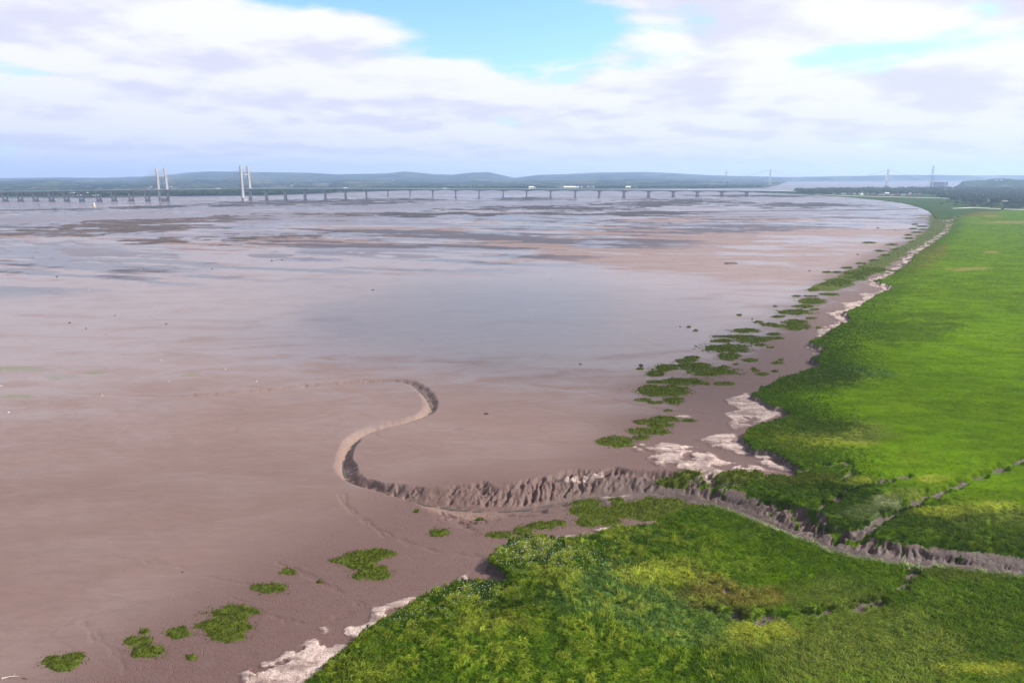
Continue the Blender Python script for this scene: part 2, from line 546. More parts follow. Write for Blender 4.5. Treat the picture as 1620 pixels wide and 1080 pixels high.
def land_material(name, greens, wood, cell=.004, woodamt=.52, cliff=False):
    m, g, b = new_mat(name)
    geo = g.n('ShaderNodeNewGeometry')
    P = geo.outputs['Position']
    warp = g.n('ShaderNodeTexNoise'); g.set(warp.inputs['Vector'], P); warp.inputs['Scale'].default_value = cell * 1.5
    Pw = g.vmath('ADD', P, g.vmath('MULTIPLY', g.vmath('SUBTRACT', warp.outputs['Color'], (.5, .5, .5)), (160, 160, 0)))
    v = g.n('ShaderNodeTexVoronoi', voronoi_dimensions='2D'); v.inputs['Scale'].default_value = cell; g.set(v.inputs['Vector'], Pw)
    ve = g.n('ShaderNodeTexVoronoi', voronoi_dimensions='2D', feature='DISTANCE_TO_EDGE'); ve.inputs['Scale'].default_value = cell; g.set(ve.inputs['Vector'], Pw)
    sp = g.n('ShaderNodeSeparateColor'); g.set(sp.inputs[0], v.outputs['Color'])
    c = g.mix(sp.outputs[0], greens[0], greens[1])
    c = g.mix(g.ramp(sp.outputs[1], .8, .9, 0, .8), c, greens[2])
    c = g.mix(g.ramp(ve.outputs['Distance'], .03, .07, .9, 0), c, wood)
    nw = g.noise(P, cell * .45, 5, .6)
    c = g.mix(g.ramp(nw, woodamt - .03, woodamt + .03), c, wood)
    if cliff:
        sn = g.n('ShaderNodeSeparateXYZ'); g.set(sn.inputs[0], geo.outputs['True Normal'])
        c = g.mix(g.ramp(sn.outputs[2], .35, .6, 1, 0), c, (.22, .11, .075))
    g.set(b.inputs['Base Color'], c)
    b.inputs['Roughness'].default_value = 1.0
    b.inputs['Specular IOR Level'].default_value = 0.0
    return m

def leaf_material(name, a, bcol):
    m, g, b = new_mat(name)
    geo = g.n('ShaderNodeNewGeometry')
    oi = g.n('ShaderNodeObjectInfo')
    c = g.mix(geo.outputs['Random Per Island'], a, bcol)
    c = g.mix(g.ramp(oi.outputs['Random'], 0, 1, 0, .5, smooth=False), c, tuple(x * .55 for x in a))
    g.set(b.inputs['Base Color'], c)
    b.inputs['Roughness'].default_value = .7
    b.inputs['Specular IOR Level'].default_value = .2
    return m

M_MUD = mud_material()
M_MARSH = marsh_material()
M_TUFT = grass_material('marsh_grass_blades', True)
M_CORD = grass_material('cordgrass_blades', False, (.074, .098, .005))
M_CORDBED = plain('cordgrass_sward', (.048, .060, .008), .9, .35, .7)
M_WATER = water_material('estuary_water', (.100, .083, .100), .38, .15, .2)
M_CREEKW = water_material('creek_water', (.06, .048, .042), .22, .03, 1.5)
M_BANK = plain('brown_mud_bank', (.060, .044, .040), .75, .35, .03)
M_ROCK = plain('weedy_rock', (.040, .034, .036), .8, .35, .05)
M_CONC = plain('pale_concrete', (.34, .33, .33), .75, .12, .08)
M_CONCD = plain('stained_concrete', (.29, .275, .275), .85, .2, .1)
M_GIRD = plain('grey_girder', (.36, .37, .40), .7, .1, .05)
M_TEAL = plain('teal_wind_barrier', (.20, .29, .30), .5, .1, .05)
M_STEEL = plain('galvanised_steel', (.30, .31, .33), .5, .1, .3)
M_WHITE = plain('white_paint', (.75, .75, .73), .5, .06, .3)
M_YELLOW = plain('yellow_paint', (.70, .42, .06), .5, .1, .3)
M_BRICK = plain('red_brick', (.28, .14, .10), .85, .25, .3)
M_TILE = plain('roof_tile', (.17, .11, .10), .85, .25, .3)
M_SLATE = plain('roof_slate', (.12, .12, .14), .8, .2, .3)
M_RENDER = plain('white_render', (.70, .68, .63), .85, .1, .3)
M_GLASS = plain('dark_glazing', (.03, .035, .04), .15, .1, .3)
M_RUBBER = plain('rubber', (.03, .03, .03), .8, .1, 1)
M_BARK = plain('bark', (.09, .07, .05), .9, .2, .6)
M_DRIFT = plain('waterlogged_wood', (.07, .055, .045), .8, .3, 1.2)
M_BLEACH = plain('bleached_wood', (.42, .37, .31), .85, .2, 2)
M_STONE = plain('dark_stone', (.05, .045, .042), .8, .3, 2)
M_PATH = plain('path_gravel', (.36, .33, .29), .9, .15, .2)
M_FEATHER = plain('gull_feather', (.75, .75, .75), .7, .1, 5)
M_LEAF = leaf_material('leaf_green', (.045, .075, .018), (.075, .11, .028))
M_LEAFD = leaf_material('leaf_dark', (.028, .048, .016), (.05, .075, .022))
M_LEAFB = leaf_material('leaf_olive', (.075, .085, .03), (.11, .11, .04))

# ------------------------------------------------------------------ survey of the shore (picture pixels -> ground)
ZM = 2.5     # top of the saltmarsh
def PW(pts, z=0.0, zlow=None):
    return np.array([W(x, y, zlow if (zlow is not None and 752 < y < 960 and x > 1120) else z)[:2] for x, y in pts])

MARSH_N = PW([(1512, 342), (1507, 352), (1500, 366), (1482, 380), (1462, 392), (1448, 402), (1438, 414), (1424, 424), (1410, 433), (1392, 440), (1388, 446), (1412, 452), (1408, 458),
              (1388, 463), (1372, 474), (1355, 484), (1337, 492), (1345, 500), (1338, 509), (1316, 519), (1300, 530), (1281, 540), (1303, 550), (1296, 560), (1283, 566), (1299, 573),
              (1290, 580), (1262, 588), (1232, 597), (1215, 608), (1196, 616), (1188, 624), (1207, 630), (1214, 636), (1238, 645), (1252, 651), (1244, 658), (1216, 665),
              (1188, 676), (1170, 688), (1183, 700), (1190, 707), (1222, 711), (1240, 720), (1262, 737), (1258, 747), (1225, 746), (1196, 748), (1150, 745), (1130, 752), (1128, 762),
              (1165, 775), (1220, 785), (1255, 795), (1285, 805), (1320, 823), (1358, 836), (1417, 850), (1491, 864), (1566, 873), (1640, 884), (1900, 925), (2700, 955),
              (3400, 700), (3400, 331), (1640, 331), (1540, 334)], ZM, .7)
MARSH_S = PW([(440, 1120), (500, 1066), (548, 1022), (596, 985), (640, 957), (668, 942), (704, 926), (722, 918), (752, 918), (800, 917), (801, 900), (768, 888), (772, 878), (792, 866),
              (806, 852), (850, 848), (890, 850), (930, 845), (985, 832), (1032, 826), (1075, 806), (1120, 797), (1160, 806), (1205, 826), (1255, 848), (1300, 864), (1345, 877), (1400, 887),
              (1470, 893), (1540, 899), (1640, 911), (1900, 945), (2700, 1020), (2700, 2400), (-200, 2400), (200, 1400)], ZM)
CREEK_PX = [(110, 624, .25, 3, 2), (250, 629, .6, 3.5, 2), (340, 628, .9, 4.2, 2), (430, 621, 1.3, 4.5, 2.5), (520, 613, 1.6, 4.6, 3), (600, 609, 1.9, 4.6, 3), (645, 611, 2.1, 4.6, 3),
            (668, 624, 2.2, 5, 4), (682, 645, 2.4, 5, 6), (677, 661, 2.4, 4, 6), (645, 674, 2.4, 3.5, 5), (600, 686, 2.6, 3.5, 6), (566, 701, 2.8, 4.5, 6), (548, 725, 3.0, 5.5, 5),
            (545, 750, 3.2, 6, 5), (556, 771, 3.3, 6, 4), (590, 785, 3.4, 6.5, 4), (650, 798, 3.5, 8, 7), (720, 806, 3.5, 9, 12), (780, 810, 3.6, 10, 12), (840, 805, 3.7, 10.5, 10),
            (890, 795, 3.9, 10.5, 8), (940, 787, 4.1, 10.5, 7), (1000, 784, 4.2, 10, 6), (1060, 786, 4.3, 10, 8), (1110, 794, 4.2, 10, 11), (1160, 806, 4.1, 10, 12), (1210, 826, 4.0, 10, 12.5),
            (1260, 848, 3.9, 10, 12), (1320, 869, 3.8, 9.5, 11.5), (1390, 886, 3.7, 9, 11), (1470, 893, 3.6, 8.5, 10.5), (1560, 902, 3.5, 8, 10), (1660, 915, 3.4, 8, 10), (1900, 950, 3.6, 8, 4), (2600, 1010, 3.2, 7, 4)]
CREEK = smooth_line([(*W(x, y, -d)[:2], d * (.8 if x < 700 else 1), wl * (.54 if x < 700 else .95), wr * (.54 if x < 700 else 1)) for x, y, d, wl, wr in CREEK_PX], 4)
GULLIES = [  # polyline, width m, depth m, in marsh or mud
    (PW([(1345, 838), (1372, 822), (1400, 806), (1440, 792), (1480, 776), (1520, 760), (1570, 742), (1640, 716), (1800, 680)], ZM), 2.0, 1.7),
    (PW([(1470, 893), (1440, 908), (1425, 926), (1398, 935), (1392, 948), (1350, 956), (1300, 965), (1250, 968), (1205, 972), (1192, 985), (1165, 968), (1110, 960)], ZM), 1.8, 1.5),
    (PW([(1262, 742), (1300, 735), (1340, 728), (1345, 742), (1330, 760)], ZM), 1.5, 1.2),
    (PW([(1300, 790), (1350, 768), (1400, 757), (1440, 748)], ZM), 1.3, 1.1),
    (PW([(1030, 880), (1100, 900), (1140, 925), (1165, 968)], ZM), .9, .5),
]
RILLS = [
    (PW([(540, 782), (548, 800), (575, 822), (610, 845), (690, 872), (760, 880)]), 1.2, .22),
    (PW([(700, 806), (712, 818), (735, 830), (760, 845), (790, 850)]), .9, .3),
    (PW([(130, 985), (150, 1005), (185, 1035), (200, 1060), (260, 1062), (330, 1050), (400, 1040)]), 1.3, .16),
    (PW([(360, 940), (420, 970), (480, 985), (520, 982), (560, 968)]), 1.0, .22),
    (PW([(440, 890), (500, 915), (540, 935), (570, 955)]), .9, .18),
    (PW([(690, 605), (760, 604), (860, 612), (920, 618), (1000, 640), (1060, 650), (1120, 655)]), 1.6, .22),
    (PW([(180, 880), (260, 890), (340, 915), (400, 925)]), 1.0, .12),
    (PW([(1000, 536), (1060, 552), (1120, 556), (1180, 578), (1230, 590)]), 1.6, .22),
]
DRY = [PW(p) for p in (
    [(372, 1066), (395, 1056), (440, 1038), (450, 1028), (480, 1014), (505, 1004), (498, 994), (512, 988), (540, 990), (580, 983), (586, 968), (582, 960), (610, 954), (640, 947), (680, 940),
     (650, 966), (615, 985), (575, 1005), (555, 1030), (500, 1075), (470, 1095), (385, 1085)],
    [(1002, 700), (1030, 697), (1070, 702), (1105, 708), (1140, 726), (1185, 735), (1235, 747), (1200, 752), (1135, 752), (1120, 762), (1100, 760), (1088, 745), (1045, 737), (1015, 727), (1040, 715), (1000, 712)],
    [(1098, 695), (1130, 688), (1165, 682), (1172, 692), (1185, 706), (1230, 712), (1262, 738), (1255, 749), (1215, 740), (1180, 722), (1140, 710)],
    [(1182, 618), (1146, 632), (1152, 640), (1166, 645), (1144, 655), (1158, 664), (1145, 670), (1160, 682), (1190, 674), (1216, 664), (1244, 657), (1250, 651), (1214, 637), (1190, 626)],
    [(1040, 655), (1090, 655), (1102, 662), (1060, 662)], [(1010, 690), (1040, 686), (1050, 689), (1000, 694)],
    [(945, 787), (995, 783), (985, 800), (955, 802)], [(880, 850), (920, 840), (1010, 829), (1040, 824), (1000, 834), (930, 848)],
    [(760, 888), (772, 874), (795, 860), (790, 872), (765, 895)],
    [(720, 920), (735, 905), (742, 900), (740, 918)],
    [(860, 768), (900, 752), (960, 744), (1030, 748), (1040, 755), (960, 751), (900, 760)],
    [(1448, 343), (1470, 342), (1472, 345), (1450, 346)], [(1484, 342.5), (1518, 342.2), (1516, 344.5), (1490, 345)], [(1492, 348), (1502, 348), (1500, 350), (1490, 350)],
)]

def creek_fields(X, Y):
    d, side, s, idx = line_dist(X, Y, CREEK)
    i0 = np.clip(idx.astype(int), 0, len(CREEK) - 2); f = idx - i0
    par = CREEK[i0, 2:] * (1 - f)[..., None] + CREEK[i0 + 1, 2:] * f[..., None]
    w = np.where(side > 0, par[..., 1], par[..., 2])
    return d, side, s, par[..., 0], w

def mud_height(X, Y):
    r = np.hypot(X, Y)
    z = 0.10 * (fbm(X / 30, Y / 30, 4, seed=1) - .5) + 0.05 * (fbm(X / 5, Y / 5, 3, seed=2) - .5)
    c, s = math.cos(R(14)), math.sin(R(14))
    xs, ys = (X * c - Y * s), (X * s + Y * c)
    band = fbm(xs / 420, ys / 170, 6, .58, seed=3) - .5
    fine = fbm(xs / 90, ys / 30, 5, .6, seed=4) - .5
    strk = fbm(xs / 55, ys / 13, 4, .6, seed=24) - .5
    far = sst(r, 480, 950)
    # the foreshore stays dry towards the right shore; the flat falls to the channel on the left
    shore = sst(X - 0.62 * Y, -350, 150)
    z = z + far * (1 - .8 * shore) * (-.02 - .36 * sst(r, 900, 2100) + 1.6 * band + .9 * fine + .55 * strk) + 0.06 * far
    return z.astype(np.float32)

def tuss(X, Y):
    wx = (fbm(X / 6, Y / 6, 2, seed=82) - .5) * 6; wy = (fbm(X / 6, Y / 6, 2, seed=83) - .5) * 6
    c, s = math.cos(.5), math.sin(.5)
    a, b = (X + wx) * c + (Y + wy) * s, -(X + wx) * s + (Y + wy) * c
    return fbm(a / 2.3, b / .95, 3, .55, seed=21)

def marsh_top(X, Y):
    tk = .12 + .88 * (1 - sst(X - .35 * Y, -45, 25))         # tussocky point, smoother sward inland
    z = ZM - .25 + .6 * (fbm(X / 16, Y / 16, 3, seed=5) - .5) + .5 * (fbm(X / 5, Y / 5, 3, .55, seed=6) - .5)
    z = z + tk * .5 * sst(tuss(X, Y), .36, .66)
    return z

def ground(X, Y):
    """height and surface fields of the near shore"""
    X = X.astype(np.float32); Y = Y.astype(np.float32)
    r = np.hypot(X, Y)
    z = mud_height(X, Y)
    out = {}
    rag = (fbm(X / 4.5, Y / 4.5, 4, .55, seed=7) - .5)
    rag2 = (fbm(X / 14, Y / 14, 3, .5, seed=8) - .5)
    amp = 1.0 + r / 450
    dn = poly_sdf(X, Y, MARSH_N) + rag * 2.2 * amp + rag2 * 3.5 * sst(r, 250, 500)
    ds = poly_sdf(X, Y, MARSH_S) + rag * 2.0
    dm = np.minimum(dn, ds)
    # sun-dried ledges
    dry = np.zeros_like(z)
    for P in DRY:
        dry = np.maximum(dry, 1 - sst(poly_sdf(X, Y, P) + rag * 2.6 + rag2 * 1.5, -1.9, .9))
    rim_w = 9 * sst(r, 300, 520) * (0.25 + 1.5 * fbm(X / 22, Y / 22, 3, seed=9)) + .35
    dry = np.maximum(dry, (1 - sst(dn + rag * 5, rim_w * .6, rim_w)) * sst(r, 250, 330))
    br_ = fbm(X / 7 + Y / 18, Y / 5 - X / 22, 4, .6, seed=11)
    dry = dry * sst(br_, .30, .44)
    led = dry * (.5 + 1.2 * (np.floor(fbm(X / 7, Y / 7, 3, seed=10) * 7) / 7 - .43))
    # stepped, scalloped lips on the ledges
    z = z + led
    for P, w, dep in RILLS:
        d, *_ = line_dist(X, Y, P)
        d = d + (fbm(X / 3, Y / 3, 2, seed=13) - .5) * 2.2
        z = z - dep * np.exp(-(d / (w * .5)) ** 2)
    # the creek
    d, side, s, dep, w = creek_fields(X, Y)
    wob = (fbm(s / 9, d / 14, 5, .6, seed=14) - .5)
    w = w * (1 + .5 * wob)
    rn = np.clip((d - .5) / np.maximum(w - .5, .5), 0, 1.4)
    steep = np.where(side > 0, .85, 1.25)
    prof = 1 - np.clip(rn, 0, 1) ** steep
    prof = np.where(side < 0, prof * (1 - .25 * np.clip(rn, 0, 1)), prof)
    lump = fbm(X / 2.2, Y / 2.2, 4, .6, seed=18)
    warp = (fbm(s / 6, d / 2.5, 4, .6, seed=19) - .5) * 7.0
    rid = 1 - np.abs(2 * fbm((s + warp) / 1.5 + d * .25, d / 3.2, 5, .62, seed=15) - 1)
    rid2 = 1 - np.abs(2 * fbm(s / .9 - d * .1, d / 4.0, 3, .5, seed=16) - 1)
    bankm = sst(rn, .02, .25) * (1 - sst(rn, .95, 1.3)) * np.clip(dep / 4, 0, 1)
    bankm = bankm * np.where(side > 0, 1.0, .45)
    inmarsh = sst(-dm, -.5, 1.5)
    top = marsh_top(X, Y) - 1.8 * (1 - sst(d, 9, 30)) * (side > 0) * sst(X, 20, 50) * (dn < ds)
    hb = 1 - sst(dm, -.30, .45)
    # inner creek edge: fade the marsh shelf down to the bank
    z = z * (1 - hb) + top * hb
    gul = np.zeros_like(z)
    for P, w_, dep_ in GULLIES:
        g_d, *_ = line_dist(X, Y, P)
        g_d = g_d + (fbm(X / 2.5, Y / 2.5, 2, seed=17) - .5) * 3.2
        ge = np.exp(-(g_d / (w_ * .75)) ** 4)
        z = z - dep_ * ge * (z > -.5); gul = np.maximum(gul, ge)
    out['gul'] = gul
    cut = dep + z
    z = z - cut * prof * (d < w * 1.02 + .6)
    lk = sst(X, 35, 75)
    vary = .1 + 1.6 * fbm(s / 11, d / 8, 3, seed=23)
    def cutline(a, b, seed, wd):
        return np.exp(-(np.abs(2 * fbm(a, b, 3, .5, seed=seed) - 1) / wd) ** 2)
    v1 = np.clip((vary - .6) / .7, 0, 1)
    head = 1 - sst(rn, .80 + .15 * v1, 1.0 + .36 * v1)
    gm = sst(rn, .05, .35) * head * np.clip(dep / 3.5, 0, 1.1) * np.where(side > 0, 1.0, .35) * (hb < .6)
    cut1 = cutline((s + warp * .6) / 3.0 - d * .28, d / 9.0, 15, .17)
    gm = gm * (1 + .4 * lk)
    cut2 = cutline((s + warp * .4) / 1.5 - d * .40, d / 6.0, 16, .22)
    z = z - gm * (1.5 * cut1 * vary + .6 * cut2) - 2.0 * lk * (lump - .42) * bankm * (lump > .42)
    z = z + (lump - .5) * .9 * bankm
    out['cliff'] = (np.maximum(1 - sst(np.abs(dm - .35), .6, 1.3), sst(gul, .5, .8) * .95) * (1 - sst(prof, .25, .6))).astype(np.float32)  # dark earth, deepened to paint the shade at cliff feet and in gullies
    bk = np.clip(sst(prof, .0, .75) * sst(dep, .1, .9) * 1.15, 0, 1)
    out['bank'] = bk * (1 - .8 * sst(X, -25, 15)) * np.where((side > 0) & (X < 0) & (Y < 235), .25, 1)  # sunlit tan painted on the bend, faded where the bank lies shaded
    out['cliff'] = np.maximum(out['cliff'], bk * sst(X, -10, 50) * .95).astype(np.float32)  # shade of the right-hand creek bank put into its colour
    out['cliff'] = np.maximum(out['cliff'], .85 * sst(X, 0, 45) * (d < 16) * (side < 0) * (dm > -.6)).astype(np.float32)  # shaded right reach of the creek darkened through the same mask
    out['lump'] = lump
    z = z + (fbm(X / 1.6, Y / 1.6, 3, seed=27) - .5) * .5 * sst(prof, .7, .95) * sst(dep, .8, 2)
    out['dm'] = dm; out['dn'] = dn; out['ds'] = ds; out['dry'] = np.clip(dry * (1 - sst(prof, .1, .4)), 0, 1)
    out['prof'] = prof; out['side'] = side; out['cd'] = d
    out['cracked_shade'] = np.clip(sst(dm, 45, 8), 0, 1) if False else 1 - sst(dm, 28, 62)
    return z.astype(np.float32), out

# colour of the sward: plant communities, with duller and darker zones -----------------------------
BRIGHT = (.068, .126, .001); MID = (.036, .066, .003); DARK = (.015, .031, .003); BLUE = (.056, .100, .020)
GREY = (.078, .102, .016); YEL = (.165, .190, .020); OLIVE = (.095, .080, .018); PALE = (.145, .165, .085); TAN = (.14, .13, .04)
ZONES = [  # px centre, px radii, colour, softness
    (1520, 470, 150, 200, BRIGHT, .5), (1560, 620, 180, 110, BRIGHT, .5), (1400, 600, 120, 40, BRIGHT, .6), (1340, 640, 110, 26, BRIGHT, .5), (1440, 530, 60, 16, MID, .5), (1470, 500, 70, 8, MID, .6),
    (1430, 515, 90, 10, MID, .6), (1330, 590, 80, 14, BLUE, .7), (1380, 560, 50, 8, BRIGHT, .5), (1300, 600, 90, 12, MID, .6),
    (1475, 400, 45, 24, OLIVE, .6), (1500, 362, 30, 18, OLIVE, .6), (1535, 338, 50, 5, OLIVE, .5), (1530, 425, 34, 3.2, TAN, .4), (1571, 399, 13, 2.5, TAN, .4), (1600, 351.5, 60, 2.2, TAN, .4), (1570, 342, 20, 1.2, TAN, .4),
    (1285, 690, 100, 24, YEL, .5), (1340, 680, 80, 16, GREY, .5), (1290, 672, 60, 10, MID, .5), 
    (1440, 735, 100, 26, BRIGHT, .4), (1520, 730, 120, 30, BRIGHT, .6), (1290, 765, 90, 18, DARK, .5), (1230, 770, 90, 14, DARK, .4), (1350, 800, 80, 22, DARK, .5), (1265, 752, 60, 7, OLIVE, .5),
    (1470, 820, 120, 26, DARK, .5), (1560, 850, 120, 18, DARK, .5), (1365, 802, 40, 11, PALE, .5), (1402, 790, 24, 9, PALE, .6), (1440, 778, 36, 9, GREY, .5), (1480, 755, 30, 6, YEL, .5), (1350, 758, 30, 6, YEL, .5),
    (1560, 800, 60, 12, YEL, .7), (1500, 803, 50, 6, YEL, .5), (1580, 760, 90, 18, BRIGHT, .5), (1600, 815, 80, 14, GREY, .6),
    (960, 935, 90, 40, BLUE, .5), (1010, 960, 70, 30, BLUE, .5), (1110, 990, 80, 30, BLUE, .35), (1130, 845, 70, 22, BRIGHT, .4), (1190, 870, 100, 26, BRIGHT, .5), (1270, 910, 130, 40, BRIGHT, .6), (1330, 935, 110, 26, GREY, .5),
    (1420, 1020, 240, 75, GREY, .4), (1260, 1040, 120, 50, GREY, .5), (1560, 970, 100, 30, MID, .5), (1540, 905, 80, 12, OLIVE, .5), (1440, 950, 50, 14, MID, .5), (1200, 940, 60, 22, OLIVE, .6), (1130, 930, 50, 25, OLIVE, .7),
    (1210, 1000, 60, 16, YEL, .6), (1150, 1060, 80, 30, MID, .5), (1600, 1020, 70, 40, MID, .6), (1530, 1055, 60, 12, YEL, .6), (840, 870, 70, 22, DARK, .6), (760, 940, 80, 22, DARK, .6), (640, 1000, 60, 20, MID, .6),
    (760, 985, 60, 16, YEL, .7), (880, 905, 40, 12, YEL, .7), (1060, 905, 70, 20, YEL, .7), (560, 1060, 60, 20, YEL, .8),
]
_ZW = []
for (cx, cy, rx, ry, colr, soft) in ZONES:
    c0 = W(cx, cy, ZM); a = W(cx + rx, cy, ZM); b = W(cx, cy - ry, ZM) if cy - ry > 300 else W(cx, 300, ZM); b2 = W(cx, cy + ry, ZM)
    _ZW.append((c0[0], (b[1] + b2[1]) / 2, a[0] - c0[0], (b[1] - b2[1]) / 2, np.array(colr), soft, c0[0] / c0[1]))

def marsh_colour(X, Y, f):
    """plant colour at points; f holds the fields of ground()"""
    n1 = fbm(X / 9, Y / 9, 4, .6, seed=20); n2 = tuss(X, Y); n3 = fbm(X / 28, Y / 28, 4, .55, seed=22)
    north = f['dn'] < f['ds']
    base = np.where(north[:, None], np.array(BRIGHT)[None] * .92, np.array(MID)[None] * 1.75)
    k = sst(n3, .38, .62)[:, None]
    c = base * (1 - .38 * k) + np.array(MID)[None] * .38 * k
    for cx, cy, rx, ry, colr, soft, sl in _ZW:
        yy = (Y - cy)
        xx = (X - cx) - sl * yy           # lean of the patch along the line of sight
        q = np.sqrt((xx / rx) ** 2 + (yy / ry) ** 2) + (n1 - .5) * 1.3 + (n2 - .5) * .5
        w = (1 - sst(q, 1 - soft * .7, 1 + soft * .5))[:, None] * .88
        c = c * (1 - w) + colr[None] * w
    # darker, ranker growth along the cliff and the creek
    e = (1 - sst(-f['dm'], 4, 14 + 26 * n1))[:, None] * .72
    c = c * (1 - e) + (np.array(MID) * .85)[None] * e
    # tussocks: pale tops, the shade of the hollows put into the colour, strongest on the near point
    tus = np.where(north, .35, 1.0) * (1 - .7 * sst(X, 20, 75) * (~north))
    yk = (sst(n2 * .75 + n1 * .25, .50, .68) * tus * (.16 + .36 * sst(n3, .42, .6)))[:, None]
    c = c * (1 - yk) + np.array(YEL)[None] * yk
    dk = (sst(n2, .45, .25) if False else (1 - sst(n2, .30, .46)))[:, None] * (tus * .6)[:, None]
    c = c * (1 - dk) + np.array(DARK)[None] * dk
    # bleached grass on the lip above the creek
    rim = (1 - sst(np.abs(-f['ds'] - .5), .3, 1.0)) * (f['cd'] < 17) * (X > 50)
    rim = (rim * .8)[:, None]
    c = c * (1 - rim) + np.array(PALE)[None] * rim
    return np.clip(c, .002, 1).astype(np.float32)

# ------------------------------------------------------------------ the mudflat and the saltmarsh
def build_shore():
    rows = np.concatenate([np.arange(1900, 1180, -12), np.arange(1180, 960, -1.6), np.arange(960, 560, -1.25), np.arange(560, 400, -1.6), np.arange(400, 330, -.9), np.arange(330, 306.4, -.45)])
    cols = np.concatenate([np.arange(-420, -20, 8), np.arange(-20, 1640, 1.75), np.arange(1640, 2300, 9)])
    gx, gy = np.meshgrid(cols, rows)
    u = (gx - 810) / FPX; v = (540 - gy) / FPX
    t = -H / (-SP + v * CP)
    X = (u * t).ravel(); Y = ((CP + v * SP) * t).ravel()
    z, f = ground(X, Y)
    V = np.stack([X, Y, z], 1)
    nr, nc = gx.shape
    I = np.arange(nr * nc, dtype=np.int32).reshape(nr, nc)
    F = np.stack([I[:-1, :-1], I[:-1, 1:], I[1:, 1:], I[1:, :-1]], -1).reshape(-1, 4)
    dm = f['dm']
    # saltmarsh faces: top side of the cliff and not down in the creek
    isgrass = (dm < -.05) & (z > np.where(f['side'] > 0, -1.2, -.2)) & (f['gul'] < .965)
    turf = (f['side'] > 0) & (X > 45) & (f['prof'] > .02) & (f['prof'] < .72) & (f['lump'] > .53 + .10 * f['prof']) & (f['cd'] < 12) & (f['dm'] < 6)
    isgrass |= turf
    fm = isgrass[F].mean(1) > .5
    def sub(Fs, attrs):
        used = np.unique(Fs)
        remap = np.full(len(V), -1, np.int32); remap[used] = np.arange(len(used))
        return V[used], remap[Fs], {k: a[used] for k, a in attrs.items()}
    r = np.hypot(X, Y)
    wet = .12 + .5 * sst(r, 170, 420) + .35 * sst(r, 400, 800) - .6 * (1 - sst(f['dm'], 5, 40)) * (1 - sst(r, 350, 800))
    wet = wet + np.clip((-.12 - z) * 2.6, -.75, .40) * sst(r, 450, 800)
    c0 = W(840, 490); wet = wet + .45 * np.exp(-((X - c0[0] - .05 * (Y - c0[1])) / 95) ** 2 - ((Y - c0[1]) / 140) ** 2)
    wet = wet - .30 * sst(r, 400, 600) * sst(X - .62 * Y, -250, 100)
    c_, s_ = math.cos(R(14)), math.sin(R(14))
    xs_, ys_ = (X * c_ - Y * s_), (X * s_ + Y * c_)
    silt = sst(.55 * fbm(xs_ / 420, ys_ / 75, 4, .55, seed=80) + .45 * fbm(xs_ / 120, ys_ / 22, 4, .55, seed=81), .42, .53)
    silt = silt * (.55 * sst(r, 520, 700) + .45 * sst(r, 700, 1250)) * (1 - .9 * sst(X - .62 * Y, -520, -150) * (1 - sst(r, 1050, 1500))) * (1 - .5 * sst(X - .62 * Y, -200, 100))
    alg = np.zeros_like(wet)
    for (cx, cy, rx, ry) in ((30, 583, 60, 7), (95, 596, 40, 5), (20, 626, 50, 5), (300, 593, 30, 3), (150, 590, 30, 4), (760, 384, 60, 2)):
        c0 = W(cx, cy); a = W(cx + rx, cy); b = W(cx, cy - ry)
        alg = np.maximum(alg, np.exp(-((X - c0[0] - (Y - c0[1]) * c0[0] / c0[1]) / (a[0] - c0[0])) ** 2 - ((Y - c0[1]) / (b[1] - c0[1])) ** 2) * .75)
    attrs = {'dry': f['dry'], 'bank': f['bank'], 'algae': alg, 'wet': wet, 'cracked_shade': f['cracked_shade'], 'cliff': f['cliff'], 'silt': silt, 'pale_flat': sst(r, 190, 380) * (1 - .6 * sst(r, 650, 1000) * (1 - sst(X - .62 * Y, -520, -150))) * (1 - f['cracked_shade'])}
    v1, f1, a1 = sub(F[~fm], attrs)
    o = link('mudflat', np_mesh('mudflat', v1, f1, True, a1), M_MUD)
    tag(o, 'wet brown tidal mudflat with a winding creek', 'mudflat', kind='structure')
    colr = np.zeros((len(V), 3), np.float32)
    gi = np.unique(F[fm])
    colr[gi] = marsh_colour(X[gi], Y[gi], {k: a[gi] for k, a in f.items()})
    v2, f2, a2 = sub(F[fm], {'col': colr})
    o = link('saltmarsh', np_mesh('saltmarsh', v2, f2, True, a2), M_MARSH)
    tag(o, 'raised green saltmarsh cut by a muddy creek', 'saltmarsh', kind='structure')

build_shore()

def sheet(name, pts, z, mat, kind='structure', label=None, cat=None):
    me = bpy.data.meshes.new(name)
    me.from_pydata([(float(p[0]), float(p[1]), z) for p in pts], [], [tuple(range(len(pts)))])
    me.update()
    o = link(name, me, mat)
    if me.polygons[0].normal.z < 0:
        me.flip_normals()
    return tag(o, label, cat, kind=kind)

WATER_Z = -.30
sheet('estuary_water', [(-15500, 430), (150, 430), (15500, 2500), (15500, 15800), (-15500, 15800)], WATER_Z, M_WATER, label='pale brown estuary water beyond the mudflats', cat='water')

def creek_water():
    P = CREEK[8:-6]
    n = len(P); V = []; F = []
    for i in range(n):
        a = P[max(i - 1, 0), :2]; b = P[min(i + 1, n - 1), :2]
        d = (b - a) / np.linalg.norm(b - a); nn = np.array((-d[1], d[0]))
        w = .75 * (.4 + .8 * random.random())
        zz = -P[i, 2] + .06
        for k, s in enumerate((-1, 1)):
            q = P[i, :2] + nn * w * s
            V.append((q[0], q[1], zz))
    for i in range(n - 1):
        F.append((2 * i, 2 * i + 2, 2 * i + 3, 2 * i + 1))
    o = link('creek_water', np_mesh('creek_water', np.array(V), np.array(F)), M_CREEKW)
    tag(o, 'thin trickle of water along the creek bed', 'water', kind='structure')
creek_water()

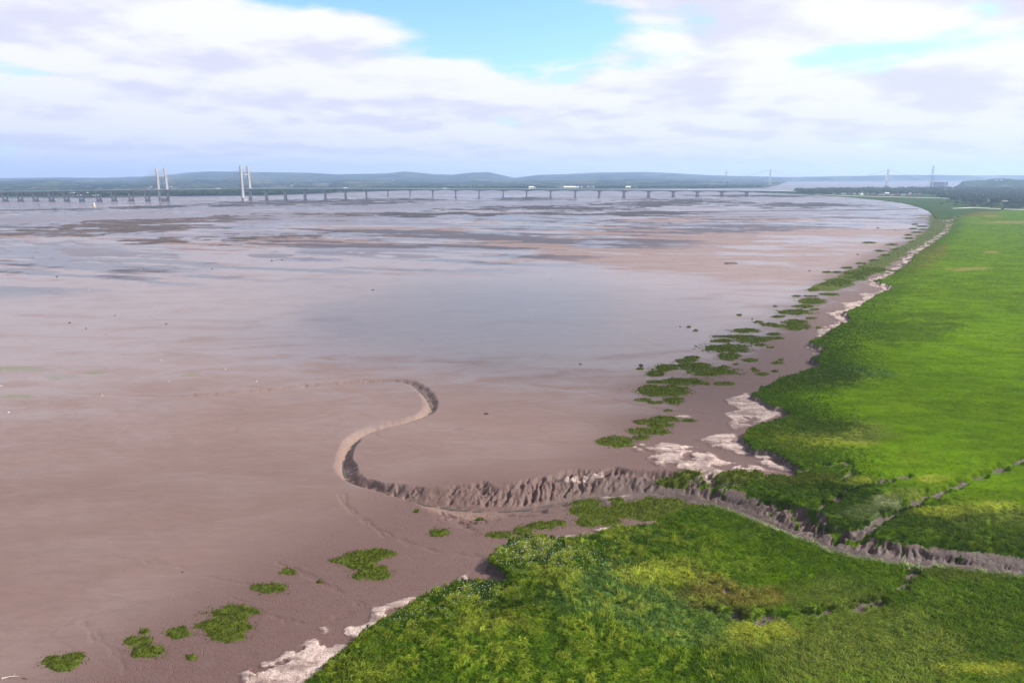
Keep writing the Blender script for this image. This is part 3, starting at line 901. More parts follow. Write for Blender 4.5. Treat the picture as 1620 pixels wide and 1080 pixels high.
# ------------------------------------------------------------------ grass tufts on the marsh
def tuft_mesh(name, n, rad, h, lean, wid, seed):
    rr = random.Random(seed)
    V, F = [], []
    for i in range(n):
        a = rr.uniform(0, 2 * math.pi); q = rad * math.sqrt(rr.random())
        x, y = q * math.cos(a), q * math.sin(a)
        hh = h * rr.uniform(.6, 1.15)
        wv = wid * rr.uniform(.7, 1.3)
        la = rr.gauss(0, .45); ll = lean * rr.uniform(.5, 1.4) * hh
        dx, dy = ll * math.cos(la), ll * math.sin(la)
        t = rr.uniform(0, math.pi); sx, sy = wv * math.cos(t), wv * math.sin(t)
        k = len(V)
        V += [(x - sx, y - sy, -.15), (x + sx, y + sy, -.15), (x + sx * .8 + dx * .4, y + sy * .8 + dy * .4, hh * .62), (x - sx * .8 + dx * .4, y - sy * .8 + dy * .4, hh * .62), (x + dx, y + dy, hh * max(.35, 1 - .3 * lean))]
        F += [(k, k + 1, k + 2, k + 3), (k + 3, k + 2, k + 4)]
    me = bpy.data.meshes.new(name)
    me.from_pydata(V, [], F)
    me.materials.append(M_TUFT)
    return me

def build_tufts():
    col = bpy.data.collections.new('tuft_kinds')
    for i, (n, rad, h, lean, wid) in enumerate(((24, .55, .55, 1.1, .07), (22, .6, .7, 1.4, .075), (28, .5, .42, .9, .07), (20, .65, .65, 1.8, .08))):
        me = tuft_mesh('grass_tuft_kind', n, rad, h, lean, wid, 30 + i)
        col.objects.link(bpy.data.objects.new('grass_tuft_kind', me))
    # even-ish cover: density falls with distance
    def cloud(x0, x1, y0, y1, step):
        xs = np.arange(x0, x1, step); ys = np.arange(y0, y1, step)
        gx, gy = np.meshgrid(xs, ys)
        gx = gx + RNG.uniform(-.6, .6, gx.shape) * step; gy = gy + RNG.uniform(-.6, .6, gy.shape) * step
        return np.stack([gx.ravel(), gy.ravel()], 1)
    parts = [(cloud(-60, 150, 95, 170, .62), 1.0), (cloud(0, 220, 170, 235, .72), 1.08), (cloud(40, 300, 235, 330, .85), 1.05), (cloud(70, 420, 330, 560, 1.2), 1.15)]
    P = np.concatenate([p for p, _ in parts]); sc = np.concatenate([np.full(len(p), s) for p, s in parts])
    inview = (np.abs(P[:, 0] / (P[:, 1] * .9716 + 21)) < .80)
    P, sc = P[inview], sc[inview]
    z, f = ground(P[:, 0], P[:, 1])
    # leave out the mud and the floors of the gullies
    n = fbm(P[:, 0] / 1.5, P[:, 1] / 1.5, 2, seed=25)
    ok = (f['dm'] < -.15) & (z > np.where(f['side'] > 0, -.9, .2)) & (n > .22) & (f['gul'] < .85)
    low = (f['dm'] < -.15) & (z < .55)
    ok &= RNG.random(len(P)) > sst(P[:, 1], 300, 520)
    ok &= ~((f['dn'] < f['ds']) & (-f['dm'] > 12 + 25 * n) & (RNG.random(len(P)) < .92))
    ok &= ~(low & (RNG.random(len(P)) < .6))
    P, sc, z = P[ok], sc[ok], z[ok]; f = {k: a[ok] for k, a in f.items()}
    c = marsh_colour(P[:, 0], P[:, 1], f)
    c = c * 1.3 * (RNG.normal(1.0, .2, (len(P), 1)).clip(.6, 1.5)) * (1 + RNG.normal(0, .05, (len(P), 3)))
    # smooth swards stand shorter than the tussocks
    smooth = sst(c[:, 1] - c[:, 0], .03, .08)
    scl = sc * np.where(f['dn'] < f['ds'], .75 - .25 * sst(-f['dm'], 8, 35), 1.0) * (1.05 - .35 * smooth) * RNG.uniform(.7, 1.25, len(P))
    e_ = .45
    zx, _ = ground(P[:, 0] + e_, P[:, 1]); zy, _ = ground(P[:, 0], P[:, 1] + e_)
    sl = np.stack([-(zx - z) / e_, -(zy - z) / e_], 1); sl = sl / np.maximum(1, np.linalg.norm(sl, axis=1, keepdims=True) / 1.3)
    nrm = np.concatenate([sl, np.ones((len(P), 1))], 1); nrm /= np.linalg.norm(nrm, axis=1, keepdims=True)
    me = bpy.data.meshes.new('marsh_grass')
    V = np.concatenate([P, z[:, None]], 1)
    me.vertices.add(len(V)); me.vertices.foreach_set('co', V.astype(np.float32).ravel())
    a = me.attributes.new('col', 'FLOAT_COLOR', 'POINT'); a.data.foreach_set('color', np.concatenate([np.clip(c, .003, 1), np.ones((len(c), 1))], 1).astype(np.float32).ravel())
    a = me.attributes.new('nrm', 'FLOAT_VECTOR', 'POINT'); a.data.foreach_set('vector', nrm.astype(np.float32).ravel())
    a = me.attributes.new('scl', 'FLOAT', 'POINT'); a.data.foreach_set('value', scl.astype(np.float32))
    wind = .5 + 5.0 * (fbm(P[:, 0] / 14, P[:, 1] / 14, 3, seed=26) - .5)
    a = me.attributes.new('rot', 'FLOAT', 'POINT'); a.data.foreach_set('value', (wind + RNG.normal(0, .3, len(P))).astype(np.float32))
    a = me.attributes.new('pick', 'INT', 'POINT'); a.data.foreach_set('value', RNG.integers(0, 4, len(P)).astype(np.int32))
    o = link('marsh_grass', me)
    tag(o, 'dense green saltmarsh grass covering the raised marsh', 'grass', kind='stuff')
    me.materials.append(M_TUFT)
    ng = bpy.data.node_groups.new('scatter_tufts', 'GeometryNodeTree')
    ng.interface.new_socket('Geometry', in_out='INPUT', socket_type='NodeSocketGeometry')
    ng.interface.new_socket('Geometry', in_out='OUTPUT', socket_type='NodeSocketGeometry')
    N = ng.nodes; L = ng.links
    gi = N.new('NodeGroupInput'); go = N.new('NodeGroupOutput')
    iop = N.new('GeometryNodeInstanceOnPoints'); ci = N.new('GeometryNodeCollectionInfo')
    ci.inputs['Collection'].default_value = col; ci.inputs['Separate Children'].default_value = True; ci.inputs['Reset Children'].default_value = True
    def na(name, typ):
        n_ = N.new('GeometryNodeInputNamedAttribute'); n_.data_type = typ; n_.inputs['Name'].default_value = name
        return n_.outputs['Attribute']
    cmb = N.new('ShaderNodeCombineXYZ'); L.new(na('rot', 'FLOAT'), cmb.inputs[2])
    e2r = N.new('FunctionNodeEulerToRotation'); L.new(cmb.outputs[0], e2r.inputs[0])
    L.new(gi.outputs[0], iop.inputs['Points']); L.new(ci.outputs[0], iop.inputs['Instance'])
    iop.inputs['Pick Instance'].default_value = True
    L.new(na('pick', 'INT'), iop.inputs['Instance Index']); L.new(e2r.outputs[0], iop.inputs['Rotation']); L.new(na('scl', 'FLOAT'), iop.inputs['Scale'])
    L.new(iop.outputs[0], go.inputs[0])
    md = o.modifiers.new('scatter', 'NODES'); md.node_group = ng
    print('tufts', len(P))
    # white flower heads of the sea aster near the cliff
    fl = []
    for (cx, cy, rx, ry, n_) in ((830, 868, 80, 26, 700), (740, 932, 60, 22, 220), (930, 885, 90, 30, 250), (640, 970, 60, 20, 110), (1150, 752, 30, 6, 120)):
        for _ in range(n_):
            p = W(cx + RNG.normal(0, rx * .6), cy + RNG.normal(0, ry * .6), ZM + .5); fl.append(p)
    fl = np.array(fl); zf, ff = ground(fl[:, 0], fl[:, 1]); fl = fl[(ff['dm'] < -.8)]; zf = zf[ff['dm'] < -.8]
    V, F = [], []
    for p, zz in zip(fl, zf):
        k = len(V); q = random.uniform(.04, .075)
        c_ = (p[0], p[1], zz + random.uniform(.45, .7))
        V += [(c_[0] - q, c_[1], c_[2]), (c_[0] + q, c_[1], c_[2]), (c_[0], c_[1] + q, c_[2]), (c_[0], c_[1] - q, c_[2] + q * .2), (c_[0], c_[1], c_[2] + q)]
        F += [(k, k + 3, k + 4), (k + 3, k + 1, k + 4), (k + 1, k + 2, k + 4), (k + 2, k, k + 4)]
    o = link('white_flowers', np_mesh('white_flowers', np.array(V), np.array(F), False), M_WHITE)
    tag(o, 'tiny white flower heads dotting the marsh grass', 'flowers', kind='stuff')
build_tufts()

# ------------------------------------------------------------------ cordgrass patches on the mud
def patch(lobes, label, group=None, hgt=.42, name='cordgrass_patch', mound=.28, dens=None, z0=0.0):
    """lobes: list of px ellipses that together outline ONE patch"""
    L = []
    for (cx, cy, rx, ry) in lobes:
        c = W(cx, cy, z0); a = W(cx + rx, cy, z0); t_, b_ = W(cx, cy - ry, z0), W(cx, cy + ry, z0)
        L.append((c[0], (t_[1] + b_[1]) / 2, a[0] - c[0], (t_[1] - b_[1]) / 2, c[0] / c[1]))
    cx, cy = L[0][0], L[0][1]
    def q(X, Y):
        best = np.full(np.shape(X), 9.0)
        for (ex, ey, rx, ry, sl) in L:
            yy = Y - ey; xx = X - ex - sl * yy
            best = np.minimum(best, np.sqrt((xx / rx) ** 2 + (yy / ry) ** 2))
        s = min(max(L[0][2], .6), 6)
        return best + (fbm(X / (s * .55), Y / (s * .55), 4, .6, seed=40) - .5) * 1.0
    x0 = min(e[0] - e[2] * 1.5 - abs(e[4]) * e[3] * 1.3 for e in L); x1 = max(e[0] + e[2] * 1.5 + abs(e[4]) * e[3] * 1.3 for e in L)
    y0 = min(e[1] - e[3] * 1.5 for e in L); y1 = max(e[1] + e[3] * 1.5 for e in L)
    dist = math.hypot(cx, cy)
    step = max(.30, min(dist / 700, (x1 - x0) / 7, (y1 - y0) / 7), (x1 - x0) / 70)
    xs = np.arange(x0, x1 + step, step); ys = np.arange(y0, y1 + step, step)
    gx, gy = np.meshgrid(xs, ys); X, Y = gx.ravel(), gy.ravel()
    Q = q(X, Y)
    zg, _f = ground(X, Y)
    Z = zg + mound * (1 - sst(Q, .55, 1.02)) - .10 * sst(Q, .95, 1.1) + .10 * (fbm(X / 1.2, Y / 1.2, 2, seed=41) - .5) * (Q < 1)
    nr, nc = gx.shape; I = np.arange(nr * nc).reshape(nr, nc)
    F = np.stack([I[:-1, :-1], I[:-1, 1:], I[1:, 1:], I[1:, :-1]], -1).reshape(-1, 4)
    F = F[(Q[F] < 1.06).any(1)]
    if len(F) < 2: return None
    us = np.unique(F); rm = np.full(len(X), -1); rm[us] = np.arange(len(us))
    root = empty(name, (cx, cy, float(zg[np.argmin((X - cx) ** 2 + (Y - cy) ** 2)])))
    off = np.array(root.location)
    link('sward', np_mesh('sward', np.stack([X, Y, Z], 1)[us] - off, rm[F]), M_CORDBED, root)
    area = (Q < 1).sum() * step * step
    d = dens or min(14, max(1.2, (130 / dist) ** 1.3 * 14))
    n = int(min(5000, max(30, area * d)))
    k = 0; bl = []
    while k < n:
        m = max(64, 3 * n)
        px = RNG.uniform(x0, x1, m); py = RNG.uniform(y0, y1, m)
        qq = q(px, py); ok = (qq < .94) | ((qq < 1.28) & (RNG.random(m) < .30))
        bl.append(np.stack([px[ok], py[ok]], 1)); k += ok.sum()
        if ok.sum() == 0: break
    B = np.concatenate(bl)[:n]; n = len(B)
    if n:
        Qb = q(B[:, 0], B[:, 1]); zg2, _ = ground(B[:, 0], B[:, 1])
        zb = zg2 + mound * (1 - sst(Qb, .55, 1.02)) - .05
        hh = hgt * RNG.uniform(.6, 1.25, n) * (1.1 - .35 * sst(Qb, .7, 1))
        w = np.clip(dist / 1900, .07, .6) * RNG.uniform(.7, 1.3, n)
        th = RNG.uniform(0, math.pi, n); sx, sy = w * np.cos(th), w * np.sin(th)
        lx = hh * RNG.normal(.35, .3, n); ly = hh * RNG.normal(.1, .3, n)
        V = np.stack([np.stack([B[:, 0] - sx, B[:, 1] - sy, zb], 1), np.stack([B[:, 0] + sx, B[:, 1] + sy, zb], 1),
                      np.stack([B[:, 0] + sx * .7 + lx, B[:, 1] + sy * .7 + ly, zb + hh], 1), np.stack([B[:, 0] - sx * .7 + lx, B[:, 1] - sy * .7 + ly, zb + hh], 1)], 1).reshape(-1, 3) - off
        Fb = np.arange(4 * n).reshape(n, 4)
        tag(link('blades', np_mesh('blades', V, Fb, False), M_CORD, root), kind='stuff')
    tag(root, label, 'cordgrass', group)
    return root

def Zr(zx, zy, ox, oy, sc, *e):       # ellipse measured in an enlarged view
    return (ox + zx / sc, oy + zy / sc, e[0] / sc, e[1] / sc)
def A(*e): return Zr(e[0], e[1], 1000, 420, 4.05, *e[2:])
def B_(*e): return Zr(e[0], e[1], 880, 600, 4.05, *e[2:])
def C_(*e): return Zr(e[0], e[1], 0, 840, 3.682, *e[2:])
def D_(*e): return Zr(e[0], e[1], 360, 820, 4.05, *e[2:])
def E_(*e): return Zr(e[0], e[1], 720, 760, 4.05, *e[2:])

GRP = 'cordgrass patches dotted over the mud'
PATCHES = [
    ([C_(350, 765, 125, 42), C_(430, 725, 60, 22)], 'lone yellowish cordgrass patch in the lower corner, furthest from the marsh'),
    ([C_(840, 587, 36, 18)], 'small round cordgrass tuft touching the top of a double-lobed patch'),
    ([C_(815, 642, 88, 28), C_(848, 695, 115, 38)], 'double-lobed cordgrass patch on mud with a small round tuft above it'),
    ([C_(1045, 592, 82, 32)], 'oval cordgrass patch just beside the largest lone patch on the near mud'),
    ([C_(1115, 736, 36, 18)], 'tiny isolated cordgrass tuft below the largest near patch, above pale dry ledge'),
    ([C_(1340, 480, 150, 45), C_(1290, 560, 160, 55), C_(1340, 605, 110, 45), C_(1470, 468, 60, 22)], 'largest lone cordgrass patch on the near mud, with a tongue pointing right'),
    ([D_(275, 447, 112, 36)], 'oval cordgrass patch between the largest near patch and the long lobed pair'),
    ([D_(387, 342, 56, 20)], 'small domed cordgrass tuft above an oval patch on the brown mud'),
    ([D_(585, 402, 22, 8)], 'very small cordgrass sprig alone between two patches on the near mud'),
    ([D_(860, 245, 120, 45), D_(960, 225, 105, 30), D_(740, 270, 90, 18), D_(840, 295, 110, 26)], 'long lobed cordgrass patch, upper one of a close pair on the near mud'),
    ([D_(925, 352, 140, 46)], 'leaf-shaped cordgrass patch, lower one of a close pair on the near mud'),
    ([D_(1345, 88, 70, 26)], 'solitary cordgrass patch below the creek and left of the green point'),
    ([(659, 809, 5, 2.2)], 'tiny cordgrass sprig close under the creek bend'),
    ([(758, 812, 8, 3)], 'small cordgrass tuft on the mud just below the gullied creek bank'),
    ([E_(275, 345, 112, 24)], 'cordgrass patch at the far tip of the chain running into the green point'),
    ([E_(430, 325, 75, 28), E_(560, 290, 110, 26), E_(650, 275, 60, 18)], 'lumpy cordgrass patch in the chain beside the creek, next to the tip'),
    ([E_(830, 142, 118, 24)], 'flat cordgrass tongue beside the creek, left of a pale dry mud patch'),
    ([E_(930, 200, 190, 40), E_(1150, 180, 200, 60), E_(900, 260, 150, 38), E_(1330, 150, 200, 45), E_(1500, 185, 220, 55), E_(1250, 240, 120, 22)], 'broad cordgrass bed between the muddy creek and the foreground marsh'),
    ([B_(790, 612, 138, 28)], 'rounded dark cordgrass mound on the creek bank, apart from the marsh'),
    ([B_(1190, 632, 170, 36)], 'long dark cordgrass mound on the creek bank joining the marsh'),
    ([B_(400, 395, 120, 34), B_(530, 376, 65, 14)], 'fat cordgrass patch at the near end of the middle group, left of pale dry mud'),
    ([B_(590, 332, 150, 24), B_(660, 295, 90, 22), B_(690, 255, 95, 18), B_(560, 275, 60, 14)], 'wide cordgrass patch, second from the near end of the middle group'),
    ([B_(845, 265, 46, 8)], 'thin cordgrass sliver right of the second patch of the middle group'),
    ([B_(715, 200, 27, 7)], 'little round cordgrass tuft on pale streaked mud in the middle group'),
    ([A(200, 800, 180, 34), A(330, 745, 150, 26), A(160, 745, 58, 10), A(60, 862, 55, 9), A(265, 865, 60, 24), A(150, 878, 55, 9)], 'largest straggling cordgrass patch beside the open mud in the middle group'),
    ([A(520, 680, 150, 28), A(590, 655, 50, 12), A(640, 688, 38, 8)], 'oval cordgrass patch just right of the largest straggling patch'),
    ([A(220, 655, 90, 22), A(390, 645, 115, 20), A(150, 693, 62, 19)], 'forked cordgrass patch just above the largest straggling patch'),
    ([A(345, 610, 72, 13), A(380, 590, 58, 10)], 'small lens-shaped cordgrass patch capping the forked patch'),
    ([A(590, 757, 72, 10)], 'slender cordgrass patch below the oval one in the middle group'),
    ([A(480, 760, 22, 6)], 'cordgrass speck between the straggling patch and the slender one'),
    ([A(50, 662, 26, 7)], 'single small cordgrass tuft out on the open mud beside a dark lump'),
    ([A(610, 530, 162, 26)], 'largest smooth oval cordgrass patch in the upper part of the group'),
    ([A(620, 583, 76, 22)], 'cordgrass patch hanging just under the largest smooth oval one'),
    ([A(770, 480, 105, 18), A(840, 470, 60, 12)], 'ragged cordgrass patch above and right of the largest smooth oval'),
    ([A(580, 482, 82, 11), A(665, 455, 135, 9)], 'thin stepped cordgrass patch above the largest smooth oval'),
    ([A(725, 417, 96, 13)], 'clean spindle-shaped cordgrass patch above the thin stepped one'),
    ([A(750, 606, 48, 11)], 'faded olive cordgrass patch right of the upper group'),
    ([A(935, 624, 40, 9)], 'lone cordgrass patch nearest the pale shore ledge in the upper group'),
    ([A(835, 697, 42, 9)], 'dark cordgrass patch at the foot of the marsh cliff'),
    ([A(1050, 365, 82, 18), A(1050, 395, 90, 20), A(960, 388, 60, 10)], 'broken cordgrass patch halfway up the shoreline chain'),
    ([A(885, 378, 62, 11)], 'cordgrass patch at the seaward tip of the broken one'),
    ([A(1040, 300, 115, 18)], 'broad cordgrass patch above the broken one in the shoreline chain'),
    ([A(1100, 262, 66, 11), A(1150, 230, 76, 20)], 'stacked cordgrass patch two above the broken one in the shoreline chain'),
    ([A(1260, 186, 66, 8)], 'thin cordgrass strip close to the far pale ledge'),
    ([A(1160, 155, 40, 11)], 'small cordgrass oval on the seaward side of the far chain'),
    ([A(1340, 110, 75, 26), A(1270, 115, 56, 12), A(1420, 80, 70, 14), A(1450, 52, 90, 18), A(1540, 30, 90, 18)], 'long cordgrass patch leading into the far green belt'),
]
SMALL = [A(950, 605, 20, 4), A(805, 362, 36, 6), A(910, 440, 50, 8), A(940, 466, 40, 7), A(820, 510, 45, 7), A(940, 328, 40, 6), A(1145, 338, 30, 7), A(1050, 197, 30, 5), A(1140, 197, 50, 5), A(1165, 282, 30, 5),
         A(1240, 128, 30, 5), A(915, 262, 16, 3), A(685, 318, 19, 4), A(365, 394, 15, 4), A(405, 417, 16, 5), A(915, 677, 32, 6), A(790, 675, 26, 6), A(775, 662, 20, 5), A(1190, 400, 18, 5), A(880, 525, 24, 3),
         A(1250, 42, 18, 3.5), A(1310, 43, 20, 4), A(1375, 15, 35, 4), A(1470, 8, 25, 4), A(665, 632, 18, 4), A(360, 994, 40, 8),
         (1375, 384, 9, 1.3), (1392, 397, 8, 1.2), (1402, 404, 8, 1.2), (1416, 395, 7, 1.1), (1412, 387, 9, 1.2), (1438, 377, 7, 1), (1451, 368, 8, 1), (1437, 372, 6, .9), (1384, 412, 9, 1.3), (1362, 417, 8, 1.2),
         (1340, 424, 8, 1.3), (1324, 431, 7, 1.2), (1308, 431, 7, 1.2), (1444, 362, 6, .9), (1459, 358, 8, .9), (1462, 363, 9, .9), (1447, 355, 5, .8)]
for lobes, label in PATCHES:
    dk = 'dark cordgrass mound' in label
    patch(lobes, label, GRP, mound=.9 if dk else .28, hgt=.6 if dk else .42)
ORD = 'first second third fourth fifth sixth seventh eighth ninth tenth eleventh twelfth thirteenth fourteenth fifteenth sixteenth seventeenth eighteenth nineteenth twentieth twenty-first twenty-second twenty-third twenty-fourth twenty-fifth twenty-sixth'.split()
_cnt = {True: 0, False: 0}
for e in sorted(SMALL, key=lambda q: -q[1]):
    far = e[1] < 440 and e[0] > 1300
    o_ = ORD[_cnt[far]]; _cnt[far] += 1
    patch([e], o_ + ' nearest small dark cordgrass sliver on the far mud along the green belt' if far else o_ + ' nearest small cordgrass fleck among the patches of the shoreline chain',
          'small far cordgrass slivers' if far else 'small cordgrass flecks in the chain', hgt=.5)

def belt():
    P = [(1297, 452), (1330, 440), (1360, 428), (1400, 408), (1436, 386), (1466, 368), (1476, 356), (1478, 346), (1480, 340), (1512, 342), (1508, 350), (1494, 366), (1470, 380), (1440, 396), (1412, 412), (1380, 428), (1350, 444), (1315, 456)]
    lobes = []
    for i in range(34):
        f = i / 33
        lo = smooth_line(P[:9], 6); hi = smooth_line(P[9:][::-1], 6)
        l_, h_ = lo[int(f * (len(lo) - 1))], hi[int(f * (len(hi) - 1))]
        c = (l_ + h_) / 2
        lobes.append((c[0], c[1], max(13, abs(h_[0] - l_[0]) * .6 + 5), 7.5 - 4.6 * f))
    patch(lobes, 'long green cordgrass belt along the far shore below the pale ledge', hgt=.6, name='cordgrass_belt', dens=.35)
belt()

# ------------------------------------------------------------------ far land, hills, headland
def interp(pts, x):
    a = np.array(pts, float)
    return np.interp(x, a[:, 0], a[:, 1])

BACK = [(-400, 283), (0, 281.5), (60, 281), (110, 280.3), (170, 281), (240, 279.5), (290, 276.8), (312, 274.6), (345, 273), (400, 273.8), (450, 274.4), (500, 275), (540, 277), (600, 276), (620, 275.4), (645, 273.4),
        (660, 274), (690, 276.6), (720, 277), (750, 274.4), (775, 274.4), (800, 279), (815, 281), (850, 277.6), (880, 277), (940, 274.5), (1010, 274), (1060, 275.5), (1120, 278), (1160, 279), (1250, 280), (1300, 279.5), (1400, 277.6), (1500, 278), (1620, 278), (2100, 279)]
MIDR = [(-400, 289), (0, 287), (60, 285), (100, 284.2), (150, 286), (200, 287.5), (260, 285.5), (330, 283.5), (420, 285.5), (500, 286.5), (560, 284), (640, 285), (700, 288), (760, 284.5), (800, 287), (880, 285), (960, 284), (1040, 284), (1100, 285), (1160, 288), (1200, 292), (1225, 299), (2100, 305)]
LOWR = [(-400, 296), (0, 294), (60, 296), (130, 293), (230, 297), (300, 293.5), (380, 296), (440, 294), (520, 296.5), (620, 294), (720, 297), (800, 295), (900, 296.5), (1000, 295.5), (1100, 297), (1180, 297.5), (1210, 299), (2100, 305)]
SHORE = [(-400, 2850), (0, 2900), (180, 2920), (330, 3080), (420, 3150), (470, 3300), (560, 3700), (640, 4200), (760, 4450), (900, 4600), (1100, 4800), (1200, 5000), (1222, 6500), (1240, 10800), (1500, 11200), (2100, 11500)]

def build_hills():
    xs = np.arange(-400, 2101, 5.0)
    f = np.linspace(0, 1, 170)
    gx, gf = np.meshgrid(xs, f)
    d0 = interp(SHORE, gx) * (1 + .02 * (fbm(gx / 30, gx * 0, 4, seed=50) - .5))
    D = d0 * (14600 / d0) ** gf                       # forward distance on the ground
    X = (gx - 810) / FPX * D; Y = D
    px = gx
    z = np.full(X.shape, 2.5)
    for prof, dist, w, rough in ((BACK, 12300, 2600, 26), (MIDR, 7800, 1700, 18), (LOWR, 5300, 800, 8)):
        yy = interp(prof, px)
        top = np.maximum(H + (277.5 - yy) / FPX * dist * 1.25, 0)
        b = np.exp(-((D - dist) / w) ** 2) * (D < dist) + (D >= dist) * np.exp(-((D - dist) / (w * .6)) ** 2)
        b = b * sst(D - d0, 0, 500)
        rel = rough * (fbm(X / 700, Y / 700, 5, .55, seed=51) - .5) * b * (np.abs(D - dist) > 60)
        z = np.maximum(z, top * b + rel * .8)
    z = z + 9 * (fbm(X / 160, Y / 160, 4, .6, seed=52) > .56) * sst(D - d0, 30, 200) * (D < 9500)   # standing woods
    z = z - 4 * (1 - sst(D - d0, -1, 25))
    nr, nc = X.shape; I = np.arange(nr * nc).reshape(nr, nc)
    F = np.stack([I[:-1, :-1], I[:-1, 1:], I[1:, 1:], I[1:, :-1]], -1).reshape(-1, 4)
    m = land_material('hill_fields', ((.030, .046, .034), (.048, .066, .044), (.11, .10, .08)), (.012, .019, .019), .0042, .49)  # haze blue put into the field and wood colours
    o = link('hills', np_mesh('hills', np.stack([X.ravel(), Y.ravel(), z.ravel()], 1), F), m)
    tag(o, 'hazy blue green hills beyond the far shore of the estuary', 'hills', kind='structure')
    # mud bank at the foot of the far shore
build_hills()

def ridge_land(name, label, cat, px0, px1, d0, d1, topfn, mat, nx=160, ny=60, left_cliff=40):
    xs = np.linspace(px0, px1, nx); ds = np.linspace(d0, d1, ny)
    gx, D = np.meshgrid(xs, ds)
    X = (gx - 810) / FPX * D; Y = D
    mid = (d0 + d1) / 2
    top = H + (277 - topfn(gx)) / FPX * mid
    e = sst(D - d0, 0, (d1 - d0) * .25) * (1 - sst(D - d1, -(d1 - d0) * .4, 0))
    rag = (fbm(X * 0 + Y / 90, Y * 0, 3, seed=60) - .5) * 50
    c = sst(X - (px0 - 810) / FPX * D + rag, 20, 20 + left_cliff)
    z = -1.5 + (top + 1.5) * e * c + 8 * (fbm(X / 60, Y / 60, 3, seed=61) - .45) * e * c
    I = np.arange(nx * ny).reshape(ny, nx)
    F = np.stack([I[:-1, :-1], I[:-1, 1:], I[1:, 1:], I[1:, :-1]], -1).reshape(-1, 4)
    o = link(name, np_mesh(name, np.stack([X.ravel(), Y.ravel(), z.ravel()], 1), F), mat)
    return tag(o, label, cat, kind='structure')

M_HEAD = land_material('headland_fields', ((.030, .055, .020), (.045, .066, .026), (.09, .085, .05)), (.018, .032, .016), .008, .46, cliff=True)
ridge_land('headland', 'low headland with a red cliff beyond the woodland', 'headland', 1494, 2300, 4900, 6200,
           lambda x: interp([(1480, 288), (1500, 286.5), (1520, 285.8), (1540, 284.8), (1556, 282.8), (1575, 282.6), (1590, 284.2), (1620, 285.2), (1800, 284), (2300, 286)], x), M_HEAD)

# flat coastal land on the right, behind the marsh
COAST_PX = [(1195, 304.5), (1240, 306), (1290, 308.5), (1330, 311.2), (1365, 314), (1400, 317.5), (1430, 321.5), (1452, 327), (1468, 333), (1476, 340), (1480, 346), (1512, 347), (1530, 341), (1560, 336), (1650, 334), (3400, 334)]
def build_coast():
    near = [W(x, y, 1.0) for x, y in COAST_PX]
    az = np.array([p[0] / p[1] for p in near]); dn = np.array([p[1] for p in near])
    k = np.linspace(az[0], 1.6, 320)
    d0 = np.interp(k, az, dn)
    f = np.linspace(0, 1, 120)
    K, Fq = np.meshgrid(k, f)
    d1 = np.interp(K, [.36, .43, .5, .7, 1.6], [3500, 4300, 4900, 5100, 5200])
    D = d0[None] * (np.maximum(d1, d0[None] * 1.05) / d0[None]) ** Fq
    X, Y = K * D, D
    z = 1.2 + 1.4 * sst(Fq, .02, .3) + .7 * (fbm(X / 25, Y / 25, 3, seed=62) - .5)
    z = z - 1.8 * (1 - sst(D - d0[None], -1, 18))
    I = np.arange(K.size).reshape(K.shape)
    F = np.stack([I[:-1, :-1], I[:-1, 1:], I[1:, 1:], I[1:, :-1]], -1).reshape(-1, 4)
    m, g, b = new_mat('coastal_grass')
    geo = g.n('ShaderNodeNewGeometry')
    n1 = g.noise(geo.outputs['Position'], .012, 5, .6); n2 = g.noise(geo.outputs['Position'], .15, 5, .65)
    c = g.mix(g.ramp(n1, .38, .62), (.024, .052, .012), (.040, .056, .014))
    c = g.mix(g.ramp(n2, .4, .75, 0, .7), c, (.030, .050, .016))
    g.set(b.inputs['Base Color'], c); b.inputs['Roughness'].default_value = 1; b.inputs['Specular IOR Level'].default_value = .0
    o = link('coastal_plain', np_mesh('coastal_plain', np.stack([X.ravel(), Y.ravel(), z.ravel()], 1), F), m)
    tag(o, 'flat green coastal land behind the bay', 'land', kind='structure')
build_coast()

def ribbon(name, pts, w, mat, label, cat):
    P = smooth_line(pts, 6)
    V, F = [], []
    for i in range(len(P)):
        a = P[max(i - 1, 0), :2]; b = P[min(i + 1, len(P) - 1), :2]
        d = (b - a) / np.linalg.norm(b - a); n = np.array((-d[1], d[0]))
        h = P[i, 2]
        for s, hh in ((-1.6, -1.2), (-.5, 0), (.5, 0), (1.6, -1.2)):
            q = P[i, :2] + n * w * s
            V.append((q[0], q[1], h + hh))
    for i in range(len(P) - 1):
        for j in range(3):
            F.append((4 * i + j, 4 * i + 4 + j, 4 * i + 5 + j, 4 * i + 1 + j))
    o = link(name, np_mesh(name, np.array(V), np.array(F)), mat)
    return tag(o, label, cat, kind='structure')
def sea(pts, z): return [(*W(x, y, z)[:2], z) for x, y in pts]
ribbon('sea_wall_path', sea([(1290, 307.2), (1340, 309.4), (1390, 310.8), (1440, 312), (1490, 313.2), (1530, 315), (1565, 316.5), (1600, 318)], 4.2), 4.5, M_PATH, 'pale sea wall path curving behind the bay', 'path')
ribbon('field_track', sea([(1506, 329.5), (1540, 328), (1560, 329), (1600, 330.8), (1660, 331.5)], 3.2), 3.5, M_PATH, 'pale track along the far edge of the bright marsh', 'path')

